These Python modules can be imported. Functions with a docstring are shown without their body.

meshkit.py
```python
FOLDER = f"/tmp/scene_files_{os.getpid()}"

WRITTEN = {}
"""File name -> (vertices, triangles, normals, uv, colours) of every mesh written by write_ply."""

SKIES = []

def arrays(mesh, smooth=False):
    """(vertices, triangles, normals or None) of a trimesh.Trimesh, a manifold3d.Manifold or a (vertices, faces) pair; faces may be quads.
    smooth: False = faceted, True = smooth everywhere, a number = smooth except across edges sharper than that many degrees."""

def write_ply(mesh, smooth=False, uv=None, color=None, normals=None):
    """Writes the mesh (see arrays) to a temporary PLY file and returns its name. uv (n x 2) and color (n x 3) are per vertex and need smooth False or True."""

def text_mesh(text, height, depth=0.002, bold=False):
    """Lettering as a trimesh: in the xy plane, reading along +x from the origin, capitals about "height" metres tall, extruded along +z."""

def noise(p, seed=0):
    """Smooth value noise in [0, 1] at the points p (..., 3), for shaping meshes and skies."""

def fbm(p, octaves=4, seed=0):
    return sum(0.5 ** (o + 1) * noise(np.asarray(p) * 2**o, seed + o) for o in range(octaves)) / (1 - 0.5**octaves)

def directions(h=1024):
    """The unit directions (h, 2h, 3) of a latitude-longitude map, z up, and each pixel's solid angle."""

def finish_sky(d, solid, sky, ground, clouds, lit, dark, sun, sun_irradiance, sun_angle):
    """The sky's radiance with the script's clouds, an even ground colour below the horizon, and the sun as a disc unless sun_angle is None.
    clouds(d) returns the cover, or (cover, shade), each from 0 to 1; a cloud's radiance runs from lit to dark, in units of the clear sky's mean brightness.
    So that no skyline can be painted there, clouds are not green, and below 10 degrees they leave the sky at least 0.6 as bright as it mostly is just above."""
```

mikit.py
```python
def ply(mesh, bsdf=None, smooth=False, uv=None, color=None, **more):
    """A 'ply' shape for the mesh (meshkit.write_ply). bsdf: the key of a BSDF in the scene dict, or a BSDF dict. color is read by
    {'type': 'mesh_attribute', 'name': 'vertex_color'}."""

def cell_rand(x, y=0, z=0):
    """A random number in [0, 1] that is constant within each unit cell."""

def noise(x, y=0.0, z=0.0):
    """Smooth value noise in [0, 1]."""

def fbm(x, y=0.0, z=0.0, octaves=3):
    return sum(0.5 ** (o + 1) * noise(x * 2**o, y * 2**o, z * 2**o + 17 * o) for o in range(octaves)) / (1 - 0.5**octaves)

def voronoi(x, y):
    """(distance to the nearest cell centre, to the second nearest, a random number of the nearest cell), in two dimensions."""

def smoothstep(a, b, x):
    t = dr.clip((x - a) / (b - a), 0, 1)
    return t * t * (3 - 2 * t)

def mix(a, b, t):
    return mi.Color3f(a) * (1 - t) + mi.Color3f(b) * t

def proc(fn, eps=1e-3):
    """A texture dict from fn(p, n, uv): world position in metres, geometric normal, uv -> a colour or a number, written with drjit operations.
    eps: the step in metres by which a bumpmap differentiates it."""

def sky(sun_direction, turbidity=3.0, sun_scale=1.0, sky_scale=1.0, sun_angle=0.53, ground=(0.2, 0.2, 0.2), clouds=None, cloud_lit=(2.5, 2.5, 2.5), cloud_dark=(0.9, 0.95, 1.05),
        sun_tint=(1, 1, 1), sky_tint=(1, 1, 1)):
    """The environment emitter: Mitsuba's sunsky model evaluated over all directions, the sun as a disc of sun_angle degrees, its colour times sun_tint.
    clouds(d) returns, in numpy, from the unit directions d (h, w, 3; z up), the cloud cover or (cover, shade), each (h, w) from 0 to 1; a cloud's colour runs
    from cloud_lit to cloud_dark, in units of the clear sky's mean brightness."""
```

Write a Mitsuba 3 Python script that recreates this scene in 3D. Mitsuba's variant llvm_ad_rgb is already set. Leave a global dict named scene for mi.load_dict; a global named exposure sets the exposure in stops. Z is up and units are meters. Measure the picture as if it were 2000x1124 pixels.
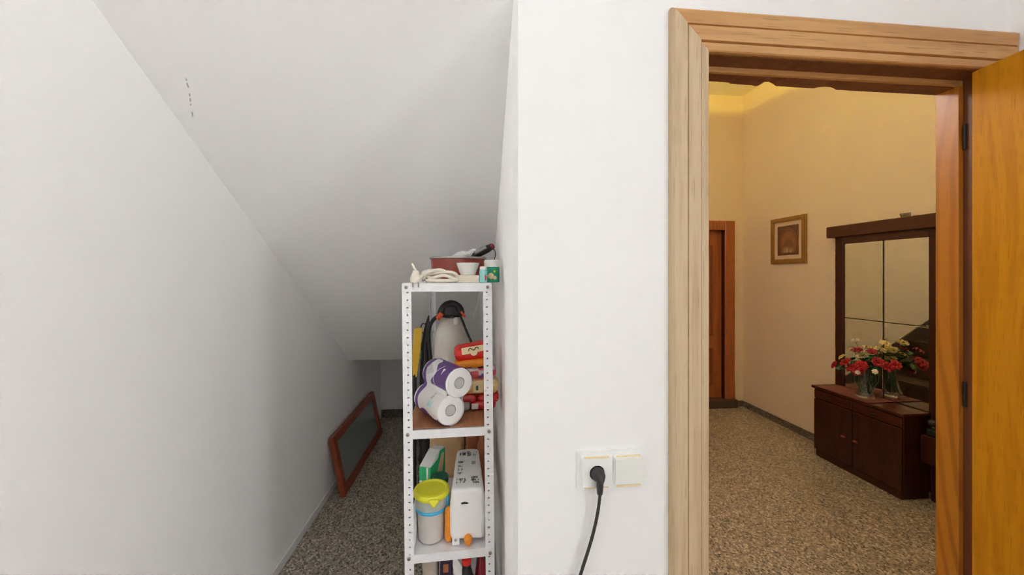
import math, random
import numpy as np, trimesh, drjit as dr, mitsuba as mi
import mikit, meshkit
import manifold3d as m3
from mikit import noise, fbm, voronoi, cell_rand, smoothstep, mix, proc
from shapely.geometry import Polygon, Point, box as _box
from shapely.ops import unary_union

T = mi.ScalarTransform4f


def sbox(x0, x1, y0, y1):
    return _box(x0, y0, x1, y1)


rng = random.Random(7)
nrg = np.random.default_rng(7)
scene, labels = {}, {}

# ---------------------------------------------------------------- camera, light, exposure
CAM_H, F, W, H = 1.42, 735.0, 2000, 1124
yaw = math.atan(72.5 / F)
scene['camera'] = {'type': 'perspective', 'fov_axis': 'x', 'fov': math.degrees(2 * math.atan(W / 2 / F)), 'near_clip': 0.02, 'far_clip': 50.0,
                   'principal_point_offset_x': 0.0, 'principal_point_offset_y': 25.0 / H,
                   'to_world': T().look_at(origin=[0, 0, CAM_H], target=[math.sin(yaw), math.cos(yaw), CAM_H], up=[0, 0, 1])}
exposure = -0.1
WINDOW_RADIANCE = (1.7, 1.78, 1.86)      # daylight in the frosted window pane behind the camera
LAMP_GLOW = (1.2, 0.95, 0.4)               # hall pendant, warm glass bowl
LAMP_BULB = (30000, 23500, 1800)               # halogen capsule inside the bowl
CEILING_LAMP = (7.2, 7.4, 7.6)         # globe lamp of the white room
WINDOW2_RADIANCE = (8.0, 8.3, 8.55)       # added, unseen window in the right wall, brightens the left wall
STAIR_LAMP = (44.0, 44.0, 47.0)           # added, unseen globe giving the hall neutral fill light


# ---------------------------------------------------------------- helpers
def key_for(name):
    if name not in scene and name not in labels:
        return name
    n = 1
    while f'{name}_{n:03d}' in scene or f'{name}_{n:03d}' in labels:
        n += 1
    return f'{name}_{n:03d}'


def thing(name, label, cat, group=None, kind=None):
    k = key_for(name)
    labels[k] = {'label': label, 'category': cat}
    if group: labels[k]['group'] = group
    if kind: labels[k]['kind'] = kind
    return k


def part(parent, name, mesh, mat, smooth=False, label=None, uv=None, kind=None, **kw):
    k = key_for(f'{parent}__{name}')
    scene[k] = mikit.ply(mesh, mat, smooth, uv=uv, **kw)
    if label or kind:
        labels[k] = {}
        if label: labels[k]['label'] = label
        if kind: labels[k]['kind'] = kind
    return k


def single(name, mesh, mat, label, cat, group=None, smooth=False, uv=None, kind=None, **kw):
    k = thing(name, label, cat, group, kind)
    scene[k] = mikit.ply(mesh, mat, smooth, uv=uv, **kw)
    return k


def struct(name, mesh, mat, label, cat, smooth=False):
    return single(name, mesh, mat, label, cat, kind='structure', smooth=smooth)


def setting(name, label, cat):
    return thing(name, label, cat, kind='structure')


def cat(*ms):
    ms = [m for a in ms for m in (a if isinstance(a, list) else [a])]
    return trimesh.util.concatenate(ms)


def bx(x0, x1, y0, y1, z0, z1, c=0.0):
    """A box between two corners, edges chamfered by c."""
    if c <= 0:
        m = trimesh.creation.box(extents=(x1 - x0, y1 - y0, z1 - z0))
        m.apply_translation(((x0 + x1) / 2, (y0 + y1) / 2, (z0 + z1) / 2))
        return m
    pts = []
    for sx, X in ((1, x0), (-1, x1)):
        for sy, Y in ((1, y0), (-1, y1)):
            for sz, Z in ((1, z0), (-1, z1)):
                pts += [(X + sx * c, Y + sy * c, Z), (X + sx * c, Y, Z + sz * c), (X, Y + sy * c, Z + sz * c)]
    return trimesh.convex.convex_hull(np.array(pts))


def rbox(sx, sy, sz, r, seg=12):
    """A rounded box centred on the origin (hull of eight spheres)."""
    s = m3.Manifold.sphere(r, seg)
    return tm(m3.Manifold.batch_hull([s.translate((a * (sx / 2 - r), b * (sy / 2 - r), c * (sz / 2 - r))) for a in (-1, 1) for b in (-1, 1) for c in (-1, 1)]))


def tm(man):
    q = man.to_mesh()
    return trimesh.Trimesh(np.array(q.vert_properties[:, :3]), np.array(q.tri_verts), process=False)


def move(m, x=0, y=0, z=0, rz=0, rx=0, ry=0):
    m = m.copy()
    for a, ax in ((rx, [1, 0, 0]), (ry, [0, 1, 0]), (rz, [0, 0, 1])):
        if a: m.apply_transform(trimesh.transformations.rotation_matrix(math.radians(a), ax))
    m.apply_translation((x, y, z))
    return m


def lathe(prof, n=32, x=0, y=0, z=0):
    m = trimesh.creation.revolve(np.array(prof, float), sections=n)
    m.apply_translation((x, y, z))
    return m


def spline(pts, n=40):
    from scipy.interpolate import CubicSpline
    p = np.array(pts, float)
    t = np.r_[0, np.cumsum(np.linalg.norm(np.diff(p, axis=0), axis=1))]
    return CubicSpline(t, p)(np.linspace(0, t[-1], n))


def tube(path, r, n=8):
    """A capped tube along a path; r one number or one per point."""
    p = np.array(path, float)
    r = np.broadcast_to(np.asarray(r, float), len(p))
    t = np.gradient(p, axis=0)
    t /= np.linalg.norm(t, axis=1, keepdims=True)
    u = np.cross(t[0], [0.31, 0.2, 0.93]); u /= np.linalg.norm(u)
    V = []
    for i in range(len(p)):
        u = u - t[i] * (u @ t[i]); u /= np.linalg.norm(u)
        w = np.cross(t[i], u)
        a = np.arange(n) * 2 * np.pi / n
        V.append(p[i] + r[i] * (np.cos(a)[:, None] * u + np.sin(a)[:, None] * w))
    V = np.vstack(V + [p[:1], p[-1:]])
    Fc, m = [], len(p)
    for i in range(m - 1):
        for j in range(n):
            a, b, c, d = i * n + j, i * n + (j + 1) % n, (i + 1) * n + (j + 1) % n, (i + 1) * n + j
            Fc += [(a, b, c), (a, c, d)]
    for j in range(n):
        Fc += [(m * n, (j + 1) % n, j), (m * n + 1, (m - 1) * n + j, (m - 1) * n + (j + 1) % n)]
    return trimesh.Trimesh(V, np.array(Fc), process=False)


def prism(poly, h, axis='z', at=0.0):
    """Extrude a shapely polygon. axis z: (x,y)->z; axis y: polygon in (x,z) from y=at to at+h; axis x: polygon in (y,z) from x=at."""
    polys = poly.geoms if hasattr(poly, 'geoms') else [poly]
    m = trimesh.util.concatenate([trimesh.creation.extrude_polygon(g, h, engine='earcut') for g in polys])
    v = m.vertices.copy()
    if axis == 'z':
        m.vertices = v + [0, 0, at]
    elif axis == 'y':
        m.vertices = np.c_[v[:, 0], at + v[:, 2], v[:, 1]]; m.invert()
    else:
        m.vertices = np.c_[at + v[:, 2], v[:, 0], v[:, 1]]
    return m


def bumpy(m, amp, freq, seed=0):
    """Displace the vertices along their normals by noise."""
    m = m.copy()
    m.merge_vertices()
    n = m.vertex_normals.copy()
    d = meshkit.fbm(np.array(m.vertices) * freq + seed * 13.7, 3, seed) - 0.5
    m.vertices = m.vertices + n * (d[:, None] * 2 * amp)
    return m


def soft(m, edge, it=10, vol=True):
    """Subdivide to about an edge length and smooth: a bag or cushion shape."""
    man = m3.Manifold(m3.Mesh(np.asarray(m.vertices, np.float32), np.asarray(m.faces, np.uint32)))
    q = tm(man.refine_to_length(edge))
    q.merge_vertices()
    trimesh.smoothing.filter_taubin(q, iterations=it)
    return q


# ---------------------------------------------------------------- materials
def mat(k, color, rough=0.5, metal=0.0, bump=None, bump_scale=1.0, two=False, **more):
    base = proc(color) if callable(color) else {'type': 'rgb', 'value': list(color)}
    b = {'type': 'principled', 'base_color': base, 'roughness': rough, 'metallic': metal, **more}
    if bump is not None:
        b = {'type': 'bumpmap', 'arbitrary': proc(bump), 'scale': bump_scale, 'bsdf': b}
    if two: b = {'type': 'twosided', 'bsdf': b}
    scene[k] = b
    return k


def wood(c0, c1, c2, axis, sc=1.0, streak=0.5):
    """Grain running along axis (0 x, 1 y, 2 z)."""
    a, b = [i for i in range(3) if i != axis]

    def fn(p, n, uv):
        w = 0.35 * (noise(p[a] * 9 * sc, p[b] * 9 * sc, p[axis] * 1.6 * sc) - 0.5) * 0.12
        g = fbm((p[a] + w) * 55 * sc, (p[b] + w) * 55 * sc, p[axis] * 2.2 * sc, 3)
        fine = noise(p[a] * 420 * sc, p[b] * 420 * sc, p[axis] * 14 * sc)
        t = smoothstep(0.3, 0.75, g)
        c = mix(c0, c1, t)
        return mix(c, c2, streak * smoothstep(0.62, 0.95, fine) + 0.25 * streak * smoothstep(0.55, 0.8, 1 - g))
    return fn


def paint_fn(base, amt=0.04):
    def fn(p, n, uv):
        t = fbm(p[0] * 3.1 + p[1] * 2.3, p[1] * 2.7 - p[0], p[2] * 1.3, 3)
        return mi.Color3f(base) * (1 - amt + 2 * amt * t)
    return fn


def wall_bump(p, n, uv):
    return noise(p[0] * 55, p[1] * 55, p[2] * 55) * 0.6 + noise(p[0] * 160, p[1] * 160, p[2] * 160) * 0.3


def stucco_bump(p, n, uv):
    return fbm(p[0] * 90, p[1] * 90, p[2] * 90, 2)


def terrazzo(p, n, uv):
    q0, q1 = p[0] + p[2] * 0.7, p[1] + p[2]
    wx = 0.006 * noise(q0 * 120, q1 * 120, 3.0)
    d1, d2, r1 = voronoi((q0 + wx) * 112, (q1 - wx) * 112)
    e1, e2, r2 = voronoi(q0 * 240 + 31, q1 * 240 + 7)
    chip = mix((0.17, 0.14, 0.11), (0.42, 0.36, 0.29), smoothstep(0.15, 0.75, r1))
    chip = mix(chip, (0.68, 0.61, 0.51), smoothstep(0.80, 0.86, r1))
    chip = mix(chip, (0.06, 0.05, 0.042), smoothstep(0.22, 0.16, r1))
    sm = mix((0.13, 0.105, 0.085), (0.55, 0.48, 0.39), r2)
    c = mix(chip, sm, smoothstep(0.34, 0.5, d1) * 0.75)
    big = fbm(p[0] * 1.7, p[1] * 1.7, 2.0, 3)
    return c * (0.9 + 0.25 * big)


def slope_paint(p, n, uv):
    t = fbm(p[0] * 3.1 + p[1] * 2.3, p[1] * 2.7 - p[0], p[2] * 1.3, 3)
    c = mi.Color3f(0.89, 0.89, 0.882) * (0.98 + 0.04 * t)
    # a hairline crack with a few specks, low on the left of the slope
    line = -0.826 - (p[1] - 1.17) * 0.534 + 0.006 * (noise(p[1] * 60, 1.0, 2.0) - 0.5)
    d = dr.abs(p[0] - line)
    m = smoothstep(0.0032, 0.0012, d) * smoothstep(1.165, 1.18, p[1]) * smoothstep(1.285, 1.27, p[1]) * smoothstep(0.42, 0.62, noise(p[1] * 150, 5.0, 1.0))
    return mix(c, (0.33, 0.32, 0.31), 0.8 * m)


mat('m_white_paint', paint_fn((0.89, 0.89, 0.885), 0.02), 0.75, bump=wall_bump, bump_scale=0.0006, specular=0.25)
mat('m_front_paint', paint_fn((0.80, 0.80, 0.80), 0.02), 0.75, bump=wall_bump, bump_scale=0.0006, specular=0.2)  # same white, darkened in colour to offset the strong light on the front wall
mat('m_slope_paint', slope_paint, 0.8, bump=wall_bump, bump_scale=0.0006, specular=0.2)
mat('m_cream_paint', paint_fn((0.80, 0.68, 0.49), 0.03), 0.75, bump=stucco_bump, bump_scale=0.0016, specular=0.25)
mat('m_hall_ceiling', (0.78, 0.72, 0.58), 0.85, specular=0.1)
mat('m_terrazzo', terrazzo, 0.32, specular=0.4)
mat('m_terrazzo_dark', lambda p, n, uv: terrazzo(p, n, uv) * 0.35, 0.35, specular=0.4)
mat('m_stone_dark', (0.055, 0.038, 0.028), 0.35)
mat('m_white_gloss', (0.82, 0.82, 0.82), 0.3)
OAK = ((0.57, 0.44, 0.29), (0.47, 0.335, 0.20), (0.36, 0.235, 0.125))
mat('m_oak_v', wood(*OAK, 2), 0.5, specular=0.25)
mat('m_oak_h', wood((0.55, 0.30, 0.11), (0.44, 0.215, 0.072), (0.28, 0.12, 0.038), 0), 0.38, specular=0.5)
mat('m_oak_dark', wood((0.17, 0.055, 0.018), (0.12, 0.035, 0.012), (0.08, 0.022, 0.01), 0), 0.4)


def cathedral(p, n, uv):
    y, z = p[1] - 1.02, p[2]
    w = 0.05 * (fbm(z * 1.7, y * 9, 4.0, 3) - 0.5)
    v = (y + w) * 46 + 5.5 * dr.square(z - 1.45)
    r = 0.5 + 0.5 * dr.sin(v * 3.6 + 2.5 * noise(z * 2.2, y * 14, 1.0))
    fine = noise(p[0] * 300, y * 500, z * 18)
    c = mix((0.45, 0.165, 0.014), (0.31, 0.09, 0.008), smoothstep(0.45, 1.0, r) * (0.35 + 0.65 * noise(z * 1.3, y * 30, 9.0)))
    return mix(c, (0.26, 0.085, 0.018), 0.4 * smoothstep(0.6, 0.95, fine))


mat('m_oak_jamb', cathedral, 0.35)
mat('m_leaf', wood((0.56, 0.235, 0.008), (0.48, 0.185, 0.006), (0.37, 0.13, 0.004), 2, 1.6, 0.5), 0.5, specular=0.2)
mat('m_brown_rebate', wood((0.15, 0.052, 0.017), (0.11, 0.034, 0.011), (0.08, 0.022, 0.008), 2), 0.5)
mat('m_far_door', wood((0.40, 0.125, 0.035), (0.32, 0.09, 0.024), (0.22, 0.055, 0.016), 2, 1.2), 0.35)
mat('m_moulding', (0.22, 0.055, 0.016), 0.4)
mat('m_mahogany', wood((0.036, 0.0075, 0.0035), (0.026, 0.005, 0.0025), (0.017, 0.003, 0.002), 2, 1.2), 0.35, specular=0.3)
mat('m_mahogany_h', wood((0.052, 0.012, 0.005), (0.038, 0.008, 0.0035), (0.024, 0.005, 0.0025), 1, 1.2), 0.28, specular=0.4)
mat('m_knob', (0.13, 0.03, 0.016), 0.3)
mat('m_red_wood', wood((0.24, 0.048, 0.014), (0.18, 0.032, 0.010), (0.12, 0.02, 0.007), 1), 0.35)
mat('m_mirror', (0.74, 0.75, 0.66), 0.02, 1.0)
scene['m_mirror'] = {'type': 'conductor', 'material': 'none', 'specular_reflectance': {'type': 'rgb', 'value': [0.70, 0.71, 0.62]}}
mat('m_black', (0.012, 0.012, 0.012), 0.4)
mat('m_black_rubber', (0.025, 0.024, 0.024), 0.55)
mat('m_grey', (0.35, 0.35, 0.36), 0.5)
mat('m_steel', (0.62, 0.60, 0.57), 0.25, 1.0)
mat('m_bolt', (0.30, 0.27, 0.24), 0.4, 1.0)


def metal_paint(p, n, uv):
    t = noise(p[0] * 60, p[1] * 60, p[2] * 40)
    c = mi.Color3f(0.84, 0.84, 0.86) * (0.95 + 0.08 * t)
    return mix(c, (0.55, 0.43, 0.33), 0.55 * smoothstep(0.80, 0.9, fbm(p[0] * 45, p[1] * 45, p[2] * 45, 2)))


mat('m_shelf_paint', metal_paint, 0.35, two=True)
mat('m_shelf_liner', wood((0.36, 0.16, 0.07), (0.28, 0.11, 0.05), (0.2, 0.07, 0.03), 1), 0.5)
mat('m_pot_red', (0.24, 0.026, 0.010), 0.12, clearcoat=1.0)
mat('m_cream_plastic', (0.80, 0.74, 0.62), 0.4)
mat('m_white_plastic', (0.84, 0.83, 0.80), 0.35)
mat('m_grey_card', (0.50, 0.48, 0.46), 0.8)
mat('m_paper', (0.82, 0.81, 0.80), 0.7)
mat('m_green', (0.015, 0.30, 0.16), 0.4)
mat('m_teal', (0.30, 0.68, 0.66), 0.4)
mat('m_red', (0.74, 0.02, 0.012), 0.3, clearcoat=0.5)
mat('m_dark_red', (0.24, 0.012, 0.02), 0.3, clearcoat=0.4)
mat('m_orange_red', (0.75, 0.10, 0.025), 0.35)
mat('m_tank', (0.74, 0.71, 0.63), 0.4)
mat('m_yellow', (0.78, 0.48, 0.02), 0.4)
mat('m_cream_label', (0.80, 0.64, 0.36), 0.5)
mat('m_pasta', lambda p, n, uv: mix((0.80, 0.55, 0.16), (0.86, 0.72, 0.44), noise(p[0] * 90, p[1] * 90, p[2] * 130)), 0.35, clearcoat=0.5)
mat('m_kraft', lambda p, n, uv: mix((0.62, 0.42, 0.23), (0.50, 0.31, 0.15), fbm(p[0] * 22, p[1] * 22, p[2] * 22, 3)), 0.75)
mat('m_carton_white', (0.80, 0.82, 0.80), 0.45)
mat('m_carton_green', (0.02, 0.42, 0.14), 0.4)
mat('m_dark_green', (0.008, 0.085, 0.045), 0.3)
mat('m_lime', (0.78, 0.75, 0.03), 0.35)
mat('m_sky_blue', (0.06, 0.46, 0.78), 0.3)
mat('m_frost', (0.60, 0.57, 0.54), 0.4)
mat('m_frost_band', (0.47, 0.51, 0.46), 0.35)
mat('m_orange_net', lambda p, n, uv: mix((0.85, 0.30, 0.01), (0.70, 0.20, 0.01), noise(p[0] * 260, p[1] * 260, p[2] * 200)), 0.5)
mat('m_purple', (0.12, 0.03, 0.20), 0.3)
mat('m_dark_purple', (0.03, 0.015, 0.045), 0.35)
mat('m_beige_cloth', lambda p, n, uv: mix((0.52, 0.44, 0.37), (0.42, 0.34, 0.28), fbm(p[0] * 40, p[1] * 40, p[2] * 40, 3)), 0.8)
mat('m_rust', (0.36, 0.12, 0.05), 0.5)
mat('m_ink', (0.06, 0.06, 0.06), 0.6)
mat('m_yellowed', (0.72, 0.58, 0.36), 0.5)
mat('m_white_switch', (0.80, 0.82, 0.80), 0.3)
mat('m_gold_frame', lambda p, n, uv: mix((0.36, 0.20, 0.055), (0.27, 0.135, 0.035), noise(p[0] * 60, p[1] * 120, p[2] * 120)), 0.4, 0.2)
mat('m_mat_board', (0.66, 0.52, 0.36), 0.8)
mat('m_frosted_pane', (0.22, 0.25, 0.235), 0.18)
mat('m_cloth_pink', lambda p, n, uv: mix((0.17, 0.05, 0.045), (0.12, 0.034, 0.032), noise(p[0] * 300, p[1] * 300)), 0.8)
mat('m_rose', (0.36, 0.006, 0.016), 0.6, two=True)
mat('m_rose_pink', (0.24, 0.012, 0.035), 0.6, two=True)
mat('m_cream_petal', (0.78, 0.66, 0.34), 0.6, two=True)
mat('m_white_petal', (0.80, 0.76, 0.66), 0.6, two=True)
mat('m_leaf_green', (0.035, 0.11, 0.045), 0.5, two=True)
scene['m_crystal'] = {'type': 'dielectric', 'int_ior': 1.5}
mat('m_mortar', (0.10, 0.08, 0.06), 0.8)
scene['m_clear_pane'] = {'type': 'thindielectric'}


def print_fn(p, n, uv):
    """The sepia print: a vaulted hall with nested arches and pale figures in the opening."""
    u, v = uv[0], uv[1]
    x = (u - 0.52) * 2
    c = mix((0.085, 0.045, 0.03), (0.15, 0.075, 0.045), fbm(u * 9, v * 9, 1.0, 3))
    for r, h, col in ((0.86, 0.62, (0.17, 0.075, 0.035)), (0.70, 0.58, (0.25, 0.12, 0.05)), (0.50, 0.44, (0.17, 0.085, 0.05)), (0.36, 0.30, (0.22, 0.13, 0.06))):
        yy = dr.maximum(v - (h - 0.2), 0) * 1.7
        inside = smoothstep(r + 0.03, r - 0.03, dr.sqrt(x * x + yy * yy)) * smoothstep(0.06, 0.09, v)
        c = mix(c, col, inside)
    glow = smoothstep(0.34, 0.1, v) * smoothstep(0.08, 0.1, v) * smoothstep(0.55, 0.3, dr.abs(x))
    fig = smoothstep(0.45, 0.75, noise(u * 13, v * 3.0, 2.0))
    c = mix(c, (0.55, 0.44, 0.26), glow * (0.25 + 0.75 * fig))
    rib = smoothstep(0.65, 0.95, 0.5 + 0.5 * dr.sin(u * 70)) * smoothstep(0.45, 0.2, v)
    return mix(c, (0.05, 0.025, 0.02), 0.5 * rib * smoothstep(0.45, 0.6, dr.abs(x)))


mat('m_print', print_fn, 0.35)


def pack_fn(p, n, uv):
    """Print of the toilet-paper film: u along the rolls (0 at the visible ends), v round the pack."""
    u, v = uv[0], uv[1]
    white, purple = (0.80, 0.77, 0.75), (0.105, 0.035, 0.175)
    c = mi.Color3f(white)
    wob = 0.035 * dr.sin(v * 60) + 0.05 * (noise(u * 8, v * 8) - 0.5)
    upper = smoothstep(0.30, 0.31, v + 0 * u) * smoothstep(0.66, 0.65, v)
    c = mix(c, purple, upper)
    # pale scalloped patch with grey flower on the purple
    d = dr.sqrt(dr.square((u - 0.72) * 1.0) + dr.square((v - 0.40) * 2.4))
    c = mix(c, (0.80, 0.78, 0.82), smoothstep(0.255, 0.245, d + wob))
    c = mix(c, (0.50, 0.50, 0.52), smoothstep(0.13, 0.10, d + wob * 1.5) * (0.4 + 0.6 * noise(u * 40, v * 40)))
    # white curl lines and the little white triangle
    c = mix(c, (0.78, 0.74, 0.80), smoothstep(0.016, 0.008, dr.abs(u - 0.36 - 0.10 * dr.sin(v * 22))) * smoothstep(0.30, 0.31, v) * smoothstep(0.46, 0.45, v))
    tri = smoothstep(0.0, 0.006, 0.035 - dr.abs(u - 0.22) - (0.43 - v) * 0.8) * smoothstep(0.39, 0.395, v) * smoothstep(0.44, 0.435, v)
    c = mix(c, (0.82, 0.80, 0.84), tri)
    script = smoothstep(0.55, 0.62, noise(u * 34, v * 26, 7.0)) * smoothstep(0.52, 0.53, v) * smoothstep(0.60, 0.59, v) * smoothstep(0.1, 0.14, u) * smoothstep(0.62, 0.56, u)
    c = mix(c, (0.78, 0.74, 0.80), script)
    # purple border at the far end and along the bottom of the lower roll
    lower = smoothstep(0.31, 0.30, v)
    c = mix(c, purple, smoothstep(0.77, 0.785, u + wob * 0.4) * smoothstep(0.5, 0.49, v))
    c = mix(c, purple, lower * smoothstep(0.115, 0.105, v + 0.02 * dr.sin(u * 9)))
    # teal lettering-like strokes on the white lower roll
    st = smoothstep(0.22, 0.24, u) * smoothstep(0.40, 0.38, u) * smoothstep(0.16, 0.165, v) * smoothstep(0.205, 0.20, v)
    c = mix(c, (0.25, 0.66, 0.66), 0.9 * st * smoothstep(0.42, 0.5, noise(u * 90, v * 70, 3.0)))
    st2 = smoothstep(0.28, 0.29, u) * smoothstep(0.36, 0.35, u) * smoothstep(0.21, 0.213, v) * smoothstep(0.26, 0.257, v)
    c = mix(c, (0.35, 0.36, 0.38), 0.8 * st2 * smoothstep(0.48, 0.55, noise(u * 60, v * 190, 5.0)))
    return c


mat('m_pack_film', pack_fn, 0.28, clearcoat=0.6)


def film_fn(p, n, uv):
    t = noise(p[0] * 42, p[1] * 42, p[2] * 60)
    q = noise(p[0] * 55 + 9, p[1] * 55, p[2] * 80)
    c = mix((0.62, 0.58, 0.60), (0.52, 0.05, 0.06), smoothstep(0.52, 0.62, t))
    return mix(c, (0.06, 0.05, 0.16), smoothstep(0.64, 0.72, q))


mat('m_printed_film', film_fn, 0.25, clearcoat=0.7)


def coffee_fn(p, n, uv):
    t = noise(p[0] * 100, p[1] * 100, p[2] * 130)
    return mix((0.50, 0.02, 0.02), (0.66, 0.22, 0.18), smoothstep(0.72, 0.85, t))


mat('m_red_print', coffee_fn, 0.25, clearcoat=0.6)


# ---------------------------------------------------------------- the setting
YF, YB = 0.95, 1.06                     # front wall: room face and hall face
HALL_X, HALL_Y, HALL_Z = 2.88, 3.80, 3.35
single('floor', bx(-1.05, 3.0, -2.5, 3.95, -0.1, 0.0), 'm_terrazzo', 'speckled beige and brown terrazzo floor running through room, niche and hall', 'floor', kind='structure')
struct('wall_left', bx(-1.05, -0.932, -2.5, 3.95, 0, 2.75), 'm_white_paint', 'long white plastered wall on the left running back under the stairs', 'wall')
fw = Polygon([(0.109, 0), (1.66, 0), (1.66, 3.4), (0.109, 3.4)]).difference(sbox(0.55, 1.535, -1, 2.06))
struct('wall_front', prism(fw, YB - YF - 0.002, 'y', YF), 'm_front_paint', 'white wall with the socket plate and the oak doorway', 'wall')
struct('wall_niche', cat(bx(0.098, 0.109, YF + 0.022, YB, 0, 2.75), bx(0.098, 0.16, YB - 0.003, 3.86, 0, 2.75), prism(Polygon([(0.1092, YF + 0.0005), (0.1092, YF + 0.022), (0.098, YF + 0.022)]), 2.75)), 'm_white_paint', 'white side wall of the niche right of the shelf unit', 'wall')
struct('wall_niche_end', bx(-0.932, 0.16, 3.86, 3.95, 0, 1.2), 'm_white_paint', 'low white end wall deep under the stairs', 'wall')
# underside of the stairs: slopes down to z=.777 then runs level
s0, s1 = (0.137, 2.70), (2.925, 0.777)
prof = Polygon([s0, s1, (3.86, 0.777), (3.86, 0.90), (2.98, 0.90), (1.06, 2.24), (1.06, 2.75), (0.137, 2.75)])
struct('ceiling_slope', prism(prof, 0.932 + 0.098, 'x', -0.932), 'm_slope_paint', 'white sloping underside of the staircase above the niche', 'ceiling')
struct('ceiling', cat(bx(-0.932, 2.7, -2.5, 0.137, 2.70, 2.8), bx(0.098, 1.66, 0.137, YF + 0.02, 2.70, 2.8)), 'm_white_paint', 'flat white ceiling of the room', 'ceiling')
struct('wall_right', cat(bx(1.552, 1.66, -0.1, YF, 0, 2.75), bx(1.66, 2.7, -0.1, 0.0, 0, 2.75), prism(sbox(-2.5, -0.1, 0, 2.75).difference(sbox(-1.5, -0.2, 0.6, 2.25)), 0.1, 'x', 2.6)), 'm_white_paint', 'white wall on the right behind the opened door', 'wall')
bw = sbox(-1.05, 2.7 - 0.0, 0, 2.75).difference(sbox(0.95, 2.25, 0.35, 2.25))
struct('wall_back', prism(bw, 0.1, 'y', -2.5), 'm_white_paint', 'white wall with a window behind the viewer', 'wall')
# hall
struct('wall_hall', bx(0.16, 0.24, YB, HALL_Y, 0, 3.4), 'm_cream_paint', 'cream hall wall seen only in the mirror', 'wall')
struct('wall_hall_near', prism(Polygon([(0.24, 0), (2.98, 0), (2.98, 3.4), (0.24, 3.4)]).difference(sbox(0.55, 1.535, -1, 2.06)), 0.004, 'y', YB - 0.002), 'm_cream_paint', 'cream hall side of the doorway wall', 'wall')
struct('wall_hall_right', bx(HALL_X, 2.98, YB, HALL_Y + 0.1, 0, 3.4), 'm_cream_paint', 'tall cream hall wall carrying the picture and the mirror', 'wall')
dw = sbox(0.24, HALL_X, 0, 3.4).difference(sbox(1.86, 2.70, -1, 1.93))
struct('wall_hall_far', prism(dw, 0.1, 'y', HALL_Y), 'm_cream_paint', 'cream end wall of the hall with the mahogany door', 'wall')
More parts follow.
